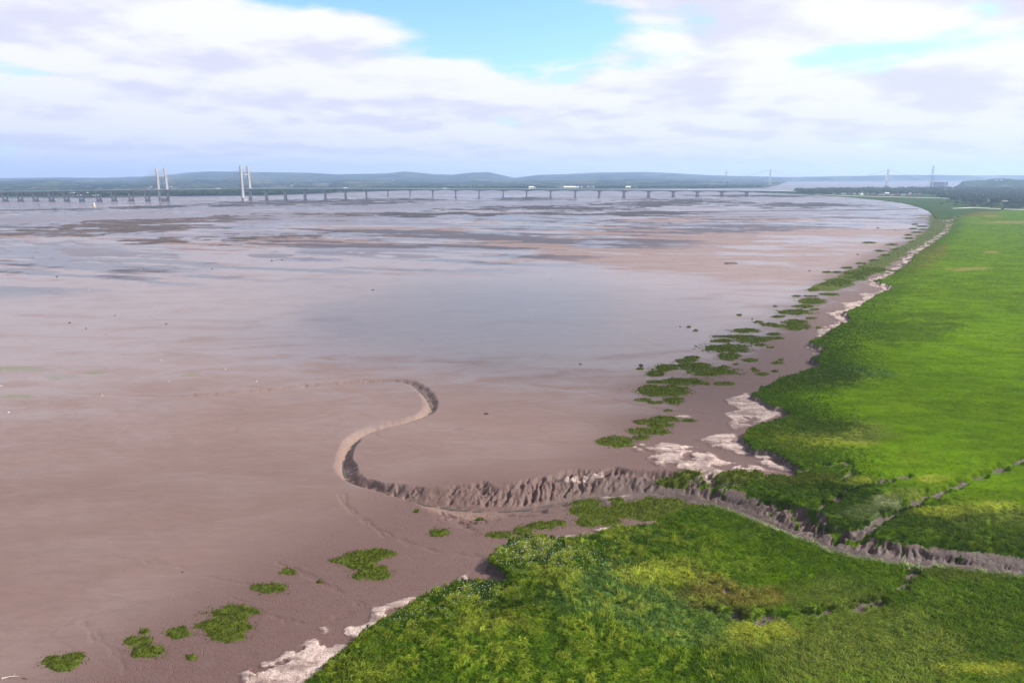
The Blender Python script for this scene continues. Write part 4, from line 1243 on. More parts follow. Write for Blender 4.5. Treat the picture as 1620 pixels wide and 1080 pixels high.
# ------------------------------------------------------------------ rock reefs on the far flats
def reef(px, label, hgt=1.2, seed=1, scale=60, mat=None):
    P = PW(px)
    x0, y0 = P.min(0); x1, y1 = P.max(0)
    sx = max(3.0, (x1 - x0) / 190); sy = max(3.0, (y1 - y0) / 110)
    gx, gy = np.meshgrid(np.arange(x0 - 30, x1 + 30, sx), np.arange(y0 - 40, y1 + 40, sy))
    X, Y = gx.ravel(), gy.ravel()
    d = poly_sdf(X, Y, P)
    wd = min(x1 - x0, y1 - y0)
    d = d + (fbm(X / scale, Y / (scale * .6), 5, .65, seed=seed) - .5) * wd * 1.25 + wd * .04
    rough = 1 - np.abs(2 * fbm(X / 22, Y / 22, 4, .6, seed=seed + 3) - 1)
    k = 1 - sst(d, -wd * .12, 2)
    base = np.maximum(mud_height(X, Y), WATER_Z)
    z = base + k * (.25 + hgt * (rough - .45)) - (1 - k) * .35
    I = np.arange(X.size).reshape(gx.shape)
    F = np.stack([I[:-1, :-1], I[:-1, 1:], I[1:, 1:], I[1:, :-1]], -1).reshape(-1, 4)
    F = F[(k[F] > .05).any(1)]
    us = np.unique(F); rm = np.full(X.size, -1); rm[us] = np.arange(len(us))
    c = P.mean(0)
    o = link('rock_reef', np_mesh('rock_reef', np.stack([X - c[0], Y - c[1], z], 1)[us], rm[F], False), mat or M_ROCK)
    o.location = (c[0], c[1], 0)
    tag(o, label, 'reef', 'dark reefs on the far flats')

reef([(28, 331.8), (90, 330), (170, 328), (240, 325.5), (296, 324.6), (290, 327.5), (220, 330), (120, 332), (40, 333)], 'thin dark reef lying in front of the left bridge tower', .9, 1)
reef([(318, 324), (370, 320.5), (430, 318), (500, 317), (560, 315.5), (640, 314.6), (700, 315.5), (620, 320), (520, 322), (440, 324.5), (345, 326)], 'dark reef under the bridge just right of the H-shaped tower', 1.2, 2)
reef([(470, 322), (560, 320.5), (640, 319.5), (680, 321), (600, 323.5), (500, 324)], 'slim dark reef in open water in front of the bridge piers', .9, 3)
reef([(0, 356.5), (100, 353), (220, 348), (360, 342.5), (470, 338.6), (560, 338), (560, 344), (470, 347), (340, 353), (230, 358), (130, 363), (60, 372), (0, 379)], 'long dark bank sweeping in from the left edge', .8, 4, 90, M_BANK)
reef([(130, 366), (200, 358), (300, 354), (330, 357), (270, 365), (190, 371), (140, 371)], 'brown mud bank below the long sweeping dark bank', .6, 5, 60, M_BANK)
reef([(700, 331), (760, 327.5), (830, 325), (900, 326), (960, 328), (1010, 330), (950, 332.5), (850, 331), (770, 333)], 'dark hump-backed reef in the middle of the channel', 1.3, 6)
reef([(950, 324.5), (990, 319), (1040, 314.5), (1100, 315), (1160, 318), (1190, 321), (1120, 325), (1050, 325.5), (990, 327)], 'broken dark reef below the bridge nearest the right shore', 1.3, 7)
reef([(1080, 309.6), (1150, 308.4), (1230, 308), (1290, 310), (1240, 312), (1160, 311.5)], 'dark reef at the landfall of the bridge', 1.2, 8)
reef([(560, 336), (700, 336.5), (820, 334.5), (950, 335), (1060, 333.5), (1130, 335), (1040, 340), (900, 342.5), (760, 341), (640, 343)], 'wide ragged dark reef crossed by a line of stakes', .9, 9, 80)
reef([(1180, 322), (1280, 320), (1390, 325.5), (1385, 328.5), (1290, 328), (1200, 327)], 'low grey shoal in the bay below the houses', .5, 10)
reef([(220, 381), (330, 376), (450, 368), (530, 366), (520, 374), (400, 381), (280, 386)], 'brown ripple bank in the middle left flats', .45, 11, 60, M_BANK)
reef([(830, 312.3), (760, 314.2), (800, 317), (900, 316.5), (880, 313.5)], 'little reef around the bridge piers at mid span', .8, 12)
reef([(250, 312.4), (150, 313), (40, 313.5), (60, 311.5), (200, 310.8)], 'low mud spit behind the left viaduct piers', .5, 13)

# ------------------------------------------------------------------ cable-stayed bridge
PIER_X = [-40, -16, 9, 33, 57, 82, 106, 130, 157, 181, 208, 234, 422, 452, 483, 515, 547, 580, 614, 649, 685, 721, 758, 796, 833, 871, 910, 948, 987, 1026, 1065, 1103, 1142, 1181]
BASE_Y = [(-200, 319), (0, 318.6), (234, 318.2), (260, 318.1), (391, 317.4), (422, 317), (515, 316.3), (614, 315.4), (720, 314), (833, 313.3), (948, 312.8), (1065, 311.6), (1181, 310.3), (1300, 309)]
DECK_Y = [(-200, 305.5), (0, 303.4), (130, 301.8), (260, 300.4), (391, 298.8), (540, 298.6), (720, 299), (900, 299.8), (1080, 301), (1181, 301.8), (1260, 303.2)]
def br(x):
    p = W(x, float(interp(BASE_Y, x)))
    dep = depth_of(float(interp(BASE_Y, x)))
    return np.array((p[0], p[1], zat(float(interp(DECK_Y, x)), dep)))

def bridge():
    root = empty('cable_stayed_bridge', tuple(W(391, float(interp(BASE_Y, 391)))))
    tag(root, 'long pale road bridge with two H-shaped towers crossing the whole estuary', 'bridge')
    off = np.array(root.location)
    xs = np.array([-190] + sorted(PIER_X + [260, 391]) + [1215, 1255], float)
    P = np.array([br(x) for x in xs]) - off
    # haunched deck: subdivided between piers
    C = []
    for i in range(len(P) - 1):
        n = 8
        for k in range(n):
            t = k / n
            C.append((*(P[i] * (1 - t) + P[i + 1] * t), 4 * t * (1 - t), xs[i] * (1 - t) + xs[i + 1] * t))
    C.append((*P[-1], 0, xs[-1])); C = np.array(C)
    # smooth the line of the road
    for a in range(3):
        s = C[:, a].copy()
        ker = np.ones(17) / 17
        C[:, a] = np.convolve(np.pad(s, 8, mode='reflect', reflect_type='odd'), ker, 'valid')
    T = np.gradient(C[:, :2], axis=0); T /= np.linalg.norm(T, axis=1)[:, None]
    N = np.stack([-T[:, 1], T[:, 0]], 1)
    def strip(sect, name, mat):
        """sect(i) -> list of (offset, z) closed section"""
        V, F = [], []
        k = len(sect(0))
        for i in range(len(C)):
            for o_, z_ in sect(i):
                V.append((C[i, 0] + N[i, 0] * o_, C[i, 1] + N[i, 1] * o_, C[i, 2] + z_))
        for i in range(len(C) - 1):
            for j in range(k):
                F.append((k * i + j, k * i + (j + 1) % k, k * i + k + (j + 1) % k, k * i + k + j))
        return link(name, np_mesh(name, np.array(V), np.array(F), False), mat, root)
    def sec(i):
        x = C[i, 4]
        cable = 150 < x < 500
        dpt = 3.6 if cable else 7.6 - 3.6 * C[i, 3]
        return [(-15.5, 0), (15.5, 0), (15.5, -1.3), (9, -dpt), (-9, -dpt), (-15.5, -1.3)]
    strip(sec, 'deck', M_GIRD)
    for s in (-1, 1):
        strip(lambda i: [(s * 15.55, -.2), (s * 15.95, -.2), (s * 15.95, 2.2), (s * 15.55, 2.2)], 'wind_barrier', M_TEAL)
    def deck_at(x):
        i = int(np.argmin(np.abs(C[:, 4] - x))); return C[i], T[i], N[i]
    for x in PIER_X:
        c, t, n = deck_at(x)
        g = W(x, float(interp(BASE_Y, x))) - off
        sk = interp([(-100, .85), (234, .8), (422, .6), (700, .3), (900, .08), (1200, .02)], x)
        ang = math.atan2(n[1], n[0]) - sk * .55
        pier = empty('pier', (g[0], g[1], 0), ang); pier.parent = root
        top = c[2] - (6.9 if not 150 < x < 500 else 3.4)
        b = MB()
        b.box(-10, 10, -4.5, 4.5, -2, 2.6, .06); b.box(-9.5, 9.5, -3.4, 3.4, 2.6, 8.0, .3)
        b.build('pier_base', M_CONCD, pier)
        for s in (-1, 1):
            m = MB(); m.box(s * 7.5 - 2.4, s * 7.5 + 2.4, -2.0, 2.0, 7.9, top - 2.0, .12); m.build('column', M_CONC, pier)
        m = MB(); m.box(-11, 11, -2.6, 2.6, top - 2.0, top + .02, -.05); m.build('crosshead', M_CONC, pier)
    for x, topy in ((260, 266), (391, 262.6)):
        c, t, n = deck_at(x)
        gy = float(interp(BASE_Y, x)); g = W(x, gy) - off
        zt = zat(topy, depth_of(gy))
        py = empty('tower', (g[0], g[1], 0), math.atan2(n[1], n[0]) - .95); py.parent = root
        m = MB(); m.box(-16, 16, -7.5, 7.5, -2, 9.5, .05); m.build('tower_base', M_CONCD, py)
        for s in (-1, 1):
            m = MB(); b0 = s * 14.5; t0 = s * 13.0
            k = len(m.v)
            for (cx, hw, hd, z) in ((b0, 4.0, 4.6, 9.4), (s * 14.2, 3.5, 4.2, c[2]), (t0, 3.0, 3.6, zt)):
                m.v += [(cx - hw, -hd, z), (cx + hw, -hd, z), (cx + hw, hd, z), (cx - hw, hd, z)]
            for r_ in range(2):
                for j in range(4):
                    m.f.append((k + 4 * r_ + j, k + 4 * r_ + (j + 1) % 4, k + 4 * r_ + 4 + (j + 1) % 4, k + 4 * r_ + 4 + j))
            m.f.append((k + 8, k + 9, k + 10, k + 11))
            m.build('tower_leg', M_CONC, py)
        for z0, z1 in ((c[2] - 9.5, c[2] - 4.0), (c[2] + (zt - c[2]) * .60, c[2] + (zt - c[2]) * .60 + 5.5)):
            m = MB(); m.box(-10.6, 10.6, -2.8, 2.8, z0, z1); m.build('cross_beam', M_CONC, py)
        py_ang = py.rotation_euler.z
        for s in (-1, 1):
            lx, ly = math.cos(py_ang) * 13.2 * s, math.sin(py_ang) * 13.2 * s
            for dr in (-1, 1):
                for k in range(1, 15):
                    ex = x + dr * k * (65.5 / 14.5)
                    cc, _t, nn = deck_at(ex)
                    zz = c[2] + (zt - c[2]) * (.48 + .50 * k / 14)
                    e = MB().tube((g[0] + lx, g[1] + ly, zz), (cc[0] + nn[0] * 14 * s, cc[1] + nn[1] * 14 * s, cc[2] + .2), .14, .14, 4)
                    e.build('stay_cable', M_STEEL, root)
    return C, T, N, off
BC, BT, BN, BOFF = bridge()

# ------------------------------------------------------------------ lorries on the bridge
def make_lorry():
    r = empty('lorry')
    MB().box(-7.2, 5.0, -1.3, 1.3, 1.15, 4.2).build('trailer', M_WHITE, r)
    m = MB(); m.box(5.4, 7.6, -1.25, 1.25, .7, 3.6, .08); m.build('cab', M_WHITE, r)
    MB().box(7.5, 7.66, -1.05, 1.05, 2.1, 3.1).build('windscreen', M_GLASS, r)
    MB().box(-7.0, 6.5, -.6, .6, .7, 1.12).build('chassis', M_RUBBER, r)
    for x in (-6.2, -4.9, -3.6, 3.2, 6.5):
        for s in (-1, 1):
            MB().tube((x, s * .85, .5), (x, s * 1.25, .5), .5, .5, 10).build('wheel', M_RUBBER, r)
    return r
def copy_tree(o, parent=None):
    c = o.copy(); COL.objects.link(c); c.parent = parent
    for ch in list(o.children): copy_tree(ch, c)
    return c
lor = None
for px, side, lab in ((547, 8, 'white lorry on the bridge above the first piers right of the tower'), (704, -8, 'white lorry on the bridge deck above mid estuary'), (352, 8, 'white lorry on the bridge between the two towers'),
                      (405, -8, 'white lorry on the bridge just right of the brighter tower'), (838, 8, 'white lorry on the bridge left of the long white sheds'), (1090, -8, 'white lorry near the landfall end of the bridge')):
    i = int(np.argmin(np.abs(BC[:, 4] - px)))
    o = lor if lor is None else copy_tree(lor)
    if lor is None: lor = o = make_lorry()
    o.location = (BC[i, 0] + BOFF[0] + BN[i, 0] * side, BC[i, 1] + BOFF[1] + BN[i, 1] * side, BC[i, 2] + .02)
    o.rotation_euler.z = math.atan2(BT[i, 1], BT[i, 0]) + (math.pi if side > 0 else 0)
    tag(o, lab, 'lorry', 'lorries crossing the bridge')

# ------------------------------------------------------------------ far suspension bridge
def suspension():
    a, b = W(1217, 295.2), W(1402, 295.6)
    root = empty('suspension_bridge', tuple((a + b) / 2))
    tag(root, 'faint distant suspension bridge with two slim towers in the haze', 'bridge')
    off = np.array(root.location)
    d = (b - a) / np.linalg.norm(b - a); n = np.array((-d[1], d[0], 0))
    dk = 42.0; zt = 132.0; L = np.linalg.norm(b - a)
    def pt(s, lat, z): return a + d * s + n * lat + np.array((0, 0, z)) - off
    def bar(s0, s1, z0, z1, lat0, lat1, name, mat, par=root):
        V = [pt(s, l_, z) for s in (s0, s1) for l_, z in ((lat0, z0), (lat1, z0), (lat1, z1), (lat0, z1))]
        F = [(0, 1, 2, 3), (7, 6, 5, 4), (0, 4, 5, 1), (1, 5, 6, 2), (2, 6, 7, 3), (3, 7, 4, 0)]
        return link(name, np_mesh(name, np.array(V), np.array(F), False), mat, par)
    bar(-420, L + 900, dk - 3, dk, -15, 15, 'deck', M_GIRD)
    for s0 in (0, L):
        t = empty('tower', tuple(pt(s0, 0, 0))); t.parent = root
        ang = math.atan2(d[1], d[0]); t.rotation_euler.z = ang
        MB().box(-9, 9, -20, 20, -2, 8, .1).build('tower_base', M_CONCD, t)
        for s in (-1, 1):
            m = MB(); m.box(-3.4, 3.4, s * 11.5 - 2.6, s * 11.5 + 2.6, 8, zt, .15); m.build('tower_leg', M_WHITE, t)
        for z in (dk - 8, 78, zt - 8):
            MB().box(-2.4, 2.4, -9, 9, z, z + 5).build('cross_beam', M_WHITE, t)
    for s in (-1, 1):
        m = MB()
        q = []
        for i in range(41):
            u = i / 40
            q.append((u * L, dk + 4 + (zt - dk - 4) * (2 * u - 1) ** 2))
        q = [(-330, dk)] + q + [(L + 330, dk)]
        for (s0, z0), (s1, z1) in zip(q[:-1], q[1:]):
            m.tube(pt(s0, s * 11.5, z0), pt(s1, s * 11.5, z1), .6, .6, 4)
        m.build('main_cable', M_STEEL, root)
        for i in range(2, 39, 2):
            u = i / 40; zc = dk + 4 + (zt - dk - 4) * (2 * u - 1) ** 2
            MB().tube(pt(u * L, s * 11.5, dk), pt(u * L, s * 11.5, zc), .12, .12, 3).build('hanger', M_STEEL, root)
    for s0 in (L + 330, L + 440, L + 550, L + 660, -330):
        t = pt(s0, 0, 0)
        MB().box(t[0] - 3, t[0] + 3, t[1] - 9, t[1] + 9, t[2] - 2, t[2] + dk - 3).build('pier', M_CONCD, root)
suspension()

# ------------------------------------------------------------------ lattice pylons
def lattice(px, ybase, ytop, dist, label, half=14):
    X = (px - 810) / FPX * dist
    zb = 1.0; zt = H + (277 - ytop) / FPX * dist
    root = empty('electricity_pylon', (X, dist, zb)); h = zt - zb
    tag(root, label, 'pylon', 'tall lattice pylons of the river crossing')
    def w(t): return half * ((1 - t) ** 1.5) + 1.2
    for sx in (-1, 1):
        for sy in (-1, 1):
            m = MB(); prev = None
            for i in range(9):
                t = i / 8; p = (sx * w(t), sy * w(t), t * h)
                if prev: m.tube(prev, p, .62, .55, 4)
                prev = p
            m.build('leg', M_STEEL, root)
    for i in range(8):
        m = MB(); t0, t1 = i / 8, (i + 1) / 8
        for (ax, ay, bx, by) in ((-1, -1, 1, -1), (1, -1, 1, 1), (1, 1, -1, 1), (-1, 1, -1, -1)):
            m.tube((ax * w(t0), ay * w(t0), t0 * h), (bx * w(t1), by * w(t1), t1 * h), .3, .3, 3)
            m.tube((bx * w(t0), by * w(t0), t0 * h), (ax * w(t1), ay * w(t1), t1 * h), .3, .3, 3)
        m.build('bracing', M_STEEL, root)
    for t, l_ in ((.80, 15), (.90, 19), (.97, 11)):
        m = MB(); m.tube((-l_, 0, t * h), (l_, 0, t * h), .5, .5, 4); m.tube((-l_, 0, t * h), (0, 0, t * h + 5), .3, .3, 3); m.tube((l_, 0, t * h), (0, 0, t * h + 5), .3, .3, 3)
        m.build('cross_arm', M_STEEL, root)
lattice(1456, 296, 263.5, 4650, 'tall lattice pylon rising above the trees beside the big block building', 15)
lattice(1139, 297, 270.5, 6600, 'faint lattice pylon on the far shore above the bridge', 13)

# ------------------------------------------------------------------ big block building and sheds
def block():
    d = 5200; x0, x1 = (1462 - 810) / FPX * d, (1475 - 810) / FPX * d
    z1 = H + (277 - 287.6) / FPX * d
    r = empty('power_hall', ((x0 + x1) / 2, d, 0)); w = (x1 - x0) / 2
    tag(r, 'big grey windowless block building standing above the woodland', 'building')
    MB().box(-w, w, -22, 22, -1, z1).build('wall', plain('grey_cladding', (.20, .21, .24), .7, .1, .02), r)
    MB().box(-w - .6, w + .6, -22.6, 22.6, z1, z1 + 1.2).build('roof', M_SLATE, r)
    for i in range(4):
        MB().box(-w + 6 + i * (2 * w - 18) / 3, -w + 12 + i * (2 * w - 18) / 3, -22.4, -22.02, 2, 14).build('louvre_panel', M_SLATE, r)
block()
def shed(px0, px1, ytop, dist, label, zg):
    x0, x1 = (px0 - 810) / FPX * dist, (px1 - 810) / FPX * dist
    z1 = H + (277 - ytop) / FPX * dist
    r = empty('warehouse', ((x0 + x1) / 2, dist, zg)); w = (x1 - x0) / 2; h = max(8.0, z1 - zg)
    MB().box(-w, w, -30, 30, -4, h).build('wall', M_WHITE, r)
    m = MB(); k = [(-w - 1, -31, h), (w + 1, -31, h), (w + 1, 31, h), (-w - 1, 31, h), (-w - 1, 0, h + 5), (w + 1, 0, h + 5)]
    m.v = k; m.f = [(0, 1, 5, 4), (2, 3, 4, 5), (1, 2, 5), (3, 0, 4), (3, 2, 1, 0)]
    m.build('roof', M_WHITE, r)
    n = max(2, int(w / 12))
    for i in range(n):
        q = -w + (i + .5) * 2 * w / n
        MB().box(q - 2.5, q + 2.5, -30.3, -30.02, 0, 5).build('loading_door', M_SLATE, r)
    tag(r, label, 'warehouse', 'white sheds on the far shore')
shed(890, 936, 297.0, 4750, 'long white shed on the far shore above the bridge deck', 3)
shed(836, 846, 297.9, 4700, 'short white shed on the far shore left of the long one', 3)
shed(985, 1004, 297.4, 4800, 'white shed on the far shore right of the long one', 3)
shed(152, 166, 307.5, 3080, 'small white shed on the left far shore among dark trees', 3)
shed(128, 138, 308.0, 3070, 'smallest white shed on the left far shore', 3)

# ------------------------------------------------------------------ houses
def house_mesh(kind):
    w, d, h, rf = ((5, 4, 5.2, 3.0), (9, 4.5, 5.4, 3.2), (6, 6, 3.0, 2.6))[kind]
    walls = MB().box(-w, w, -d, d, -1, h).mesh('wall')
    m = MB(); m.v = [(-w - .4, -d - .4, h - .1), (w + .4, -d - .4, h - .1), (w + .4, d + .4, h - .1), (-w - .4, d + .4, h - .1), (-w - .4, 0, h + rf), (w + .4, 0, h + rf)]
    m.f = [(0, 1, 5, 4), (2, 3, 4, 5), (1, 2, 5), (3, 0, 4), (3, 2, 1, 0)]
    roof = m.mesh('roof')
    ch = MB().box(w - 2, w - 1, -.6, .6, h + rf * .5, h + rf + 1.2).mesh('chimney')
    win = MB().box(-.6, .6, -d - .06, -d - .01, 1.1, 2.4).mesh('window')
    door = MB().box(-.5, .5, -d - .06, -d - .01, -.5, 2.0).mesh('door')
    win.materials.append(M_GLASS); door.materials.append(M_SLATE); ch.materials.append(M_BRICK)
    return walls, roof, ch, win, door, w
HM = [house_mesh(i) for i in range(3)]
def house(px, py, kind, wallm, roofm, rz, label, group, dist=None, zg=3.0, detail=True):
    p = W(px, py, zg) if dist is None else np.array(((px - 810) / FPX * dist, dist, zg))
    walls, roof, ch, win, door, w = HM[kind]
    r = empty('house', tuple(p), rz)
    for nm, me, mt in (('wall', walls, wallm), ('roof', roof, roofm)):
        o = bpy.data.objects.new(nm, me.copy()); o.data.materials.append(mt); COL.objects.link(o); o.parent = r
    if detail:
        rf = r.children[-1] if r.children else None
        o = bpy.data.objects.new('chimney', ch); COL.objects.link(o); o.parent = r
        o = bpy.data.objects.new('door', door); COL.objects.link(o); o.parent = r
        for q in (-w * .6, w * .6):
            o = bpy.data.objects.new('window', win); COL.objects.link(o); o.parent = r; o.location = (q, 0, 0)
            if kind < 2:
                o = bpy.data.objects.new('window', win); COL.objects.link(o); o.parent = r; o.location = (q, 0, 2.4)
    tag(r, label, 'house', group)
HG = 'houses of the village by the bay'
VIL = [(1334, 307.8, 1, M_RENDER, M_SLATE, 'white house at the bridge end of the village row'), (1342, 308.2, 0, M_BRICK, M_TILE, 'first brick house of the village row beside the white end house'),
       (1352, 308.0, 0, M_RENDER, M_TILE, 'pale house with brown roof near the bridge end of the row'), (1361, 306.6, 1, M_RENDER, M_RENDER, 'bright white long house with a pale roof in the village row'),
       (1363, 308.8, 2, M_RENDER, M_RENDER, 'low white cottage in front of the bright long house'), (1372, 308.9, 0, M_BRICK, M_SLATE, 'brick house with slate roof right of the white cottage'),
       (1381, 308.8, 1, M_BRICK, M_TILE, 'long brick terrace near the middle of the row'), (1391, 308.7, 2, M_RENDER, M_SLATE, 'white bungalow in the middle of the row'),
       (1398, 308.6, 0, M_RENDER, M_TILE, 'pale house in the middle of the village row, right of the bungalow'), (1403, 307.4, 1, M_RENDER, M_RENDER, 'white long house set behind the middle of the row'),
       (1411, 309.2, 2, M_RENDER, M_TILE, 'cream bungalow right of the middle of the row'), (1420, 309.4, 0, M_BRICK, M_TILE, 'lone brick house between two pale ones near the big trees'),
       (1429, 309.3, 1, M_RENDER, M_SLATE, 'pale terrace left of the bright white gabled house'), (1439, 307.6, 1, M_RENDER, M_RENDER, 'bright white gabled house, most visible of the village'),
       (1446, 307.4, 0, M_RENDER, M_TILE, 'pale house close to the right of the bright gabled house'), (1453, 309.2, 1, M_BRICK, M_TILE, 'wide brick house at the inland end of the row'),
       (1438, 309.8, 2, M_BRICK, M_TILE, 'low brick bungalow in front of the bright gabled house'), (1318, 307.2, 0, M_RENDER, M_SLATE, 'isolated pale house among trees near the bridge')]
for i, (px, py, k, wm, rm_, lab) in enumerate(VIL):
    house(px, py, k, wm, rm_, R(-12 + 7 * ((i * 5) % 4)), lab, HG)
# farmhouses on the far hills
def ground_hill(px, dist):
    ob = bpy.data.objects['hills']
    return ob
FARM = [(283, 5230, 'white farmhouse low on the hill between the bridge towers'), (252, 5230, 'white farmhouse low on the hill beside the left tower'), (626, 7600, 'white farmhouse high on the middle hill'), (78, 7600, 'white farmhouse on the wooded slope far left'),
        (470, 5200, 'white farmhouse on the far shore right of the bright tower'), (1538, 5400, 'white farmhouse on the headland top'), (1556, 5150, 'white farmhouse on the headland slope'), (1563, 5150, 'second white farmhouse on the headland slope, to the right')]
bpy.context.view_layer.update()
_dg = bpy.context.evaluated_depsgraph_get()
for px, dist, lab in FARM:
    X = (px - 810) / FPX * dist
    ok, loc, nrm, idx, ob, mtx = scene.ray_cast(_dg, Vector((X, dist, 900)), Vector((0, 0, -1)))
    house(px, 0, 1, M_RENDER, M_SLATE, .2, lab, 'white farmhouses on far slopes', dist, loc.z if ok else 5, False)

# ------------------------------------------------------------------ trees
def crown_mesh(seed, rx, rz, zc, n, leaf):
    rr = random.Random(seed)
    lobes = [(rr.gauss(0, rx * .42), rr.gauss(0, rx * .42), zc + rr.gauss(0, rz * .38), rr.uniform(.38, .62)) for _ in range(9)] + [(0, 0, zc, .75)]
    V, F = [], []
    for _ in range(n):
        lx, ly, lz, s = rr.choice(lobes)
        d = Vector((rr.gauss(0, 1), rr.gauss(0, 1), rr.gauss(0, 1))).normalized() * rr.uniform(.72, 1.05)
        c = Vector((lx + d.x * rx * s, ly + d.y * rx * s, lz + d.z * rz * s))
        nn = (d + Vector((rr.gauss(0, .5), rr.gauss(0, .5), rr.gauss(0, .5) + .3))).normalized()
        a = nn.orthogonal().normalized(); b = nn.cross(a)
        t = rr.uniform(0, 6.28); a, b = a * math.cos(t) + b * math.sin(t), b * math.cos(t) - a * math.sin(t)
        q = leaf * rr.uniform(.6, 1.3); k = len(V)
        V += [tuple(c - a * q), tuple(c + b * q * .7), tuple(c + a * q), tuple(c - b * q * .7)]
        F.append((k, k + 1, k + 2, k + 3))
    me = bpy.data.meshes.new('crown'); me.from_pydata(V, [], F); me.update()
    return me
def trunk_mesh(seed, h, r):
    rr = random.Random(seed); m = MB()
    m.tube((0, 0, -.5), (0, 0, h * .55), r, r * .7, 7)
    for i in range(4):
        a = i * 1.57 + rr.uniform(-.4, .4)
        m.tube((0, 0, h * .45), (math.cos(a) * h * .25, math.sin(a) * h * .25, h * .85), r * .5, r * .2, 5)
    return m.mesh('trunk')
TREES = []
for i in range(5):
    c = crown_mesh(100 + i, 3.9 + .5 * i, 3.4 + .3 * i, 6.2 + .3 * i, 420, .75); c.materials.append(M_LEAFD if i % 2 else M_LEAF)
    t = trunk_mesh(200 + i, 7, .35); t.materials.append(M_BARK)
    TREES.append((c, t))
BUSH = []
for i in range(4):
    c = crown_mesh(300 + i, 3.6, 1.9, 1.7, 300, .6); c.materials.append((M_LEAF, M_LEAFD, M_LEAFB, M_LEAF)[i])
    t = trunk_mesh(400 + i, 2.2, .14); t.materials.append(M_BARK)
    BUSH.append((c, t))
def put_tree(x, y, z, s, k, label, group, bush=False):
    c, t = (BUSH if bush else TREES)[k]
    r = empty('scrub_bush' if bush else 'broadleaf_tree', (x, y, z), random.uniform(0, 6.28)); r.scale = (s, s, s * random.uniform(.85, 1.15))
    for nm, me in (('crown', c), ('trunk', t)):
        o = bpy.data.objects.new(nm, me); COL.objects.link(o); o.parent = r
    tag(r, label, 'bush' if bush else 'tree', group)
rt = random.Random(5)
# front row of the wood behind the village, and trees between the houses
for i in range(64):
    px = 1262 + i * 3.9 + rt.uniform(-1.5, 1.5)
    py = interp([(1255, 304.6), (1330, 305.6), (1460, 306.5), (1510, 309.5)], px) + rt.uniform(-.5, .5)
    p = W(px, py, 2.5)
    lab = 'dark broadleaf tree in the front of the wood behind the village' if px < 1460 else 'dark broadleaf tree at the wood edge right of the village'
    put_tree(*p, rt.uniform(.9, 1.5), rt.randrange(5), lab, 'trees along the wood behind the village' if px < 1460 else 'trees along the wood edge right of the village')
for i in range(44):
    px = rt.uniform(1500, 1625); py = interp([(1495, 314), (1560, 317), (1625, 321)], px) + rt.uniform(-3, 3)
    put_tree(*W(px, py, 2.5), rt.uniform(.7, 1.15), rt.randrange(5), 'broadleaf tree among the scrub behind the bright marsh', 'trees among the scrub')
for i in range(110):
    px = 1490 + 140 * rt.random() ** .8; py = interp([(1490, 322), (1560, 324), (1630, 326)], px) + rt.gauss(0, 2.6)
    py = min(py, 331 - max(0, 1540 - px) * .06)
    put_tree(*W(px, py, 2.3), rt.uniform(.7, 1.5), rt.randrange(4), 'round scrub bush behind the bright marsh on the right', 'scrub bushes behind the bright marsh', True)
for i in range(22):
    px = 1300 + i * 7.6 + rt.uniform(-2, 2); py = interp([(1300, 308.6), (1460, 311)], px)
    put_tree(*W(px, py, 2.5), rt.uniform(.5, .8), rt.randrange(4), ORD[i] + ' garden bush from the bridge end between village houses and sea wall', 'garden bushes of the village', True)

def woodland(name, label, pts_fn, n, mats, smin, smax, seed):
    col = bpy.data.collections.new(name + '_kinds')
    for c, t in TREES:
        col.objects.link(bpy.data.objects.new('tree_kind', c))
    rg = np.random.default_rng(seed)
    P = pts_fn(n, rg)
    me = bpy.data.meshes.new(name); me.vertices.add(len(P)); me.vertices.foreach_set('co', P.astype(np.float32).ravel())
    for nm, ty, arr in (('scl', 'FLOAT', rg.uniform(smin, smax, len(P)).astype(np.float32)), ('rot', 'FLOAT', rg.uniform(0, 6.28, len(P)).astype(np.float32))):
        me.attributes.new(nm, ty, 'POINT').data.foreach_set('value', arr)
    me.attributes.new('pick', 'INT', 'POINT').data.foreach_set('value', rg.integers(0, 5, len(P)).astype(np.int32))
    o = link(name, me); tag(o, label, 'woodland', kind='stuff')
    ng = bpy.data.node_groups['scatter_tufts'].copy()
    for nd in ng.nodes:
        if nd.type == 'COLLECTION_INFO': nd.inputs['Collection'].default_value = col
    o.modifiers.new('scatter', 'NODES').node_group = ng
def wood_pts(n, rg):
    k = rg.uniform(.405, 1.25, n); d = rg.uniform(0, 1, n) ** .8
    near = np.interp(k, [.405, .44, .60, .63, .67, .75, 1.25], [3500, 3150, 2900, 2400, 2120, 2000, 1950])
    far = np.interp(k, [.405, .5, .75, 1.25], [3900, 4300, 4700, 4700])
    D = near + (far - near) * d
    X, Y = k * D, D
    keep = fbm(X / 140, Y / 140, 3, seed=70) > .40
    return np.stack([X, Y, np.full(n, 2.3)], 1)[keep]
woodland('woodland', 'dark green woodland spreading behind the village to the headland', wood_pts, 9000, None, .9, 1.7, 3)
def shore_pts(n, rg):
    px = rg.uniform(-300, 1195, n)
    d0 = np.interp(px, [p[0] for p in SHORE], [p[1] for p in SHORE])
    D = d0 + 60 + rg.uniform(0, 1, n) ** 1.5 * 500
    X, Y = (px - 810) / FPX * D, D
    keep = fbm(X / 200, Y / 200, 3, seed=71) > .46
    return np.stack([X, Y, np.full(n, 2.6)], 1)[keep]
woodland('shore_trees', 'hazy dark tree belt along the far shore behind the bridge', shore_pts, 5200, None, .8, 1.7, 4)

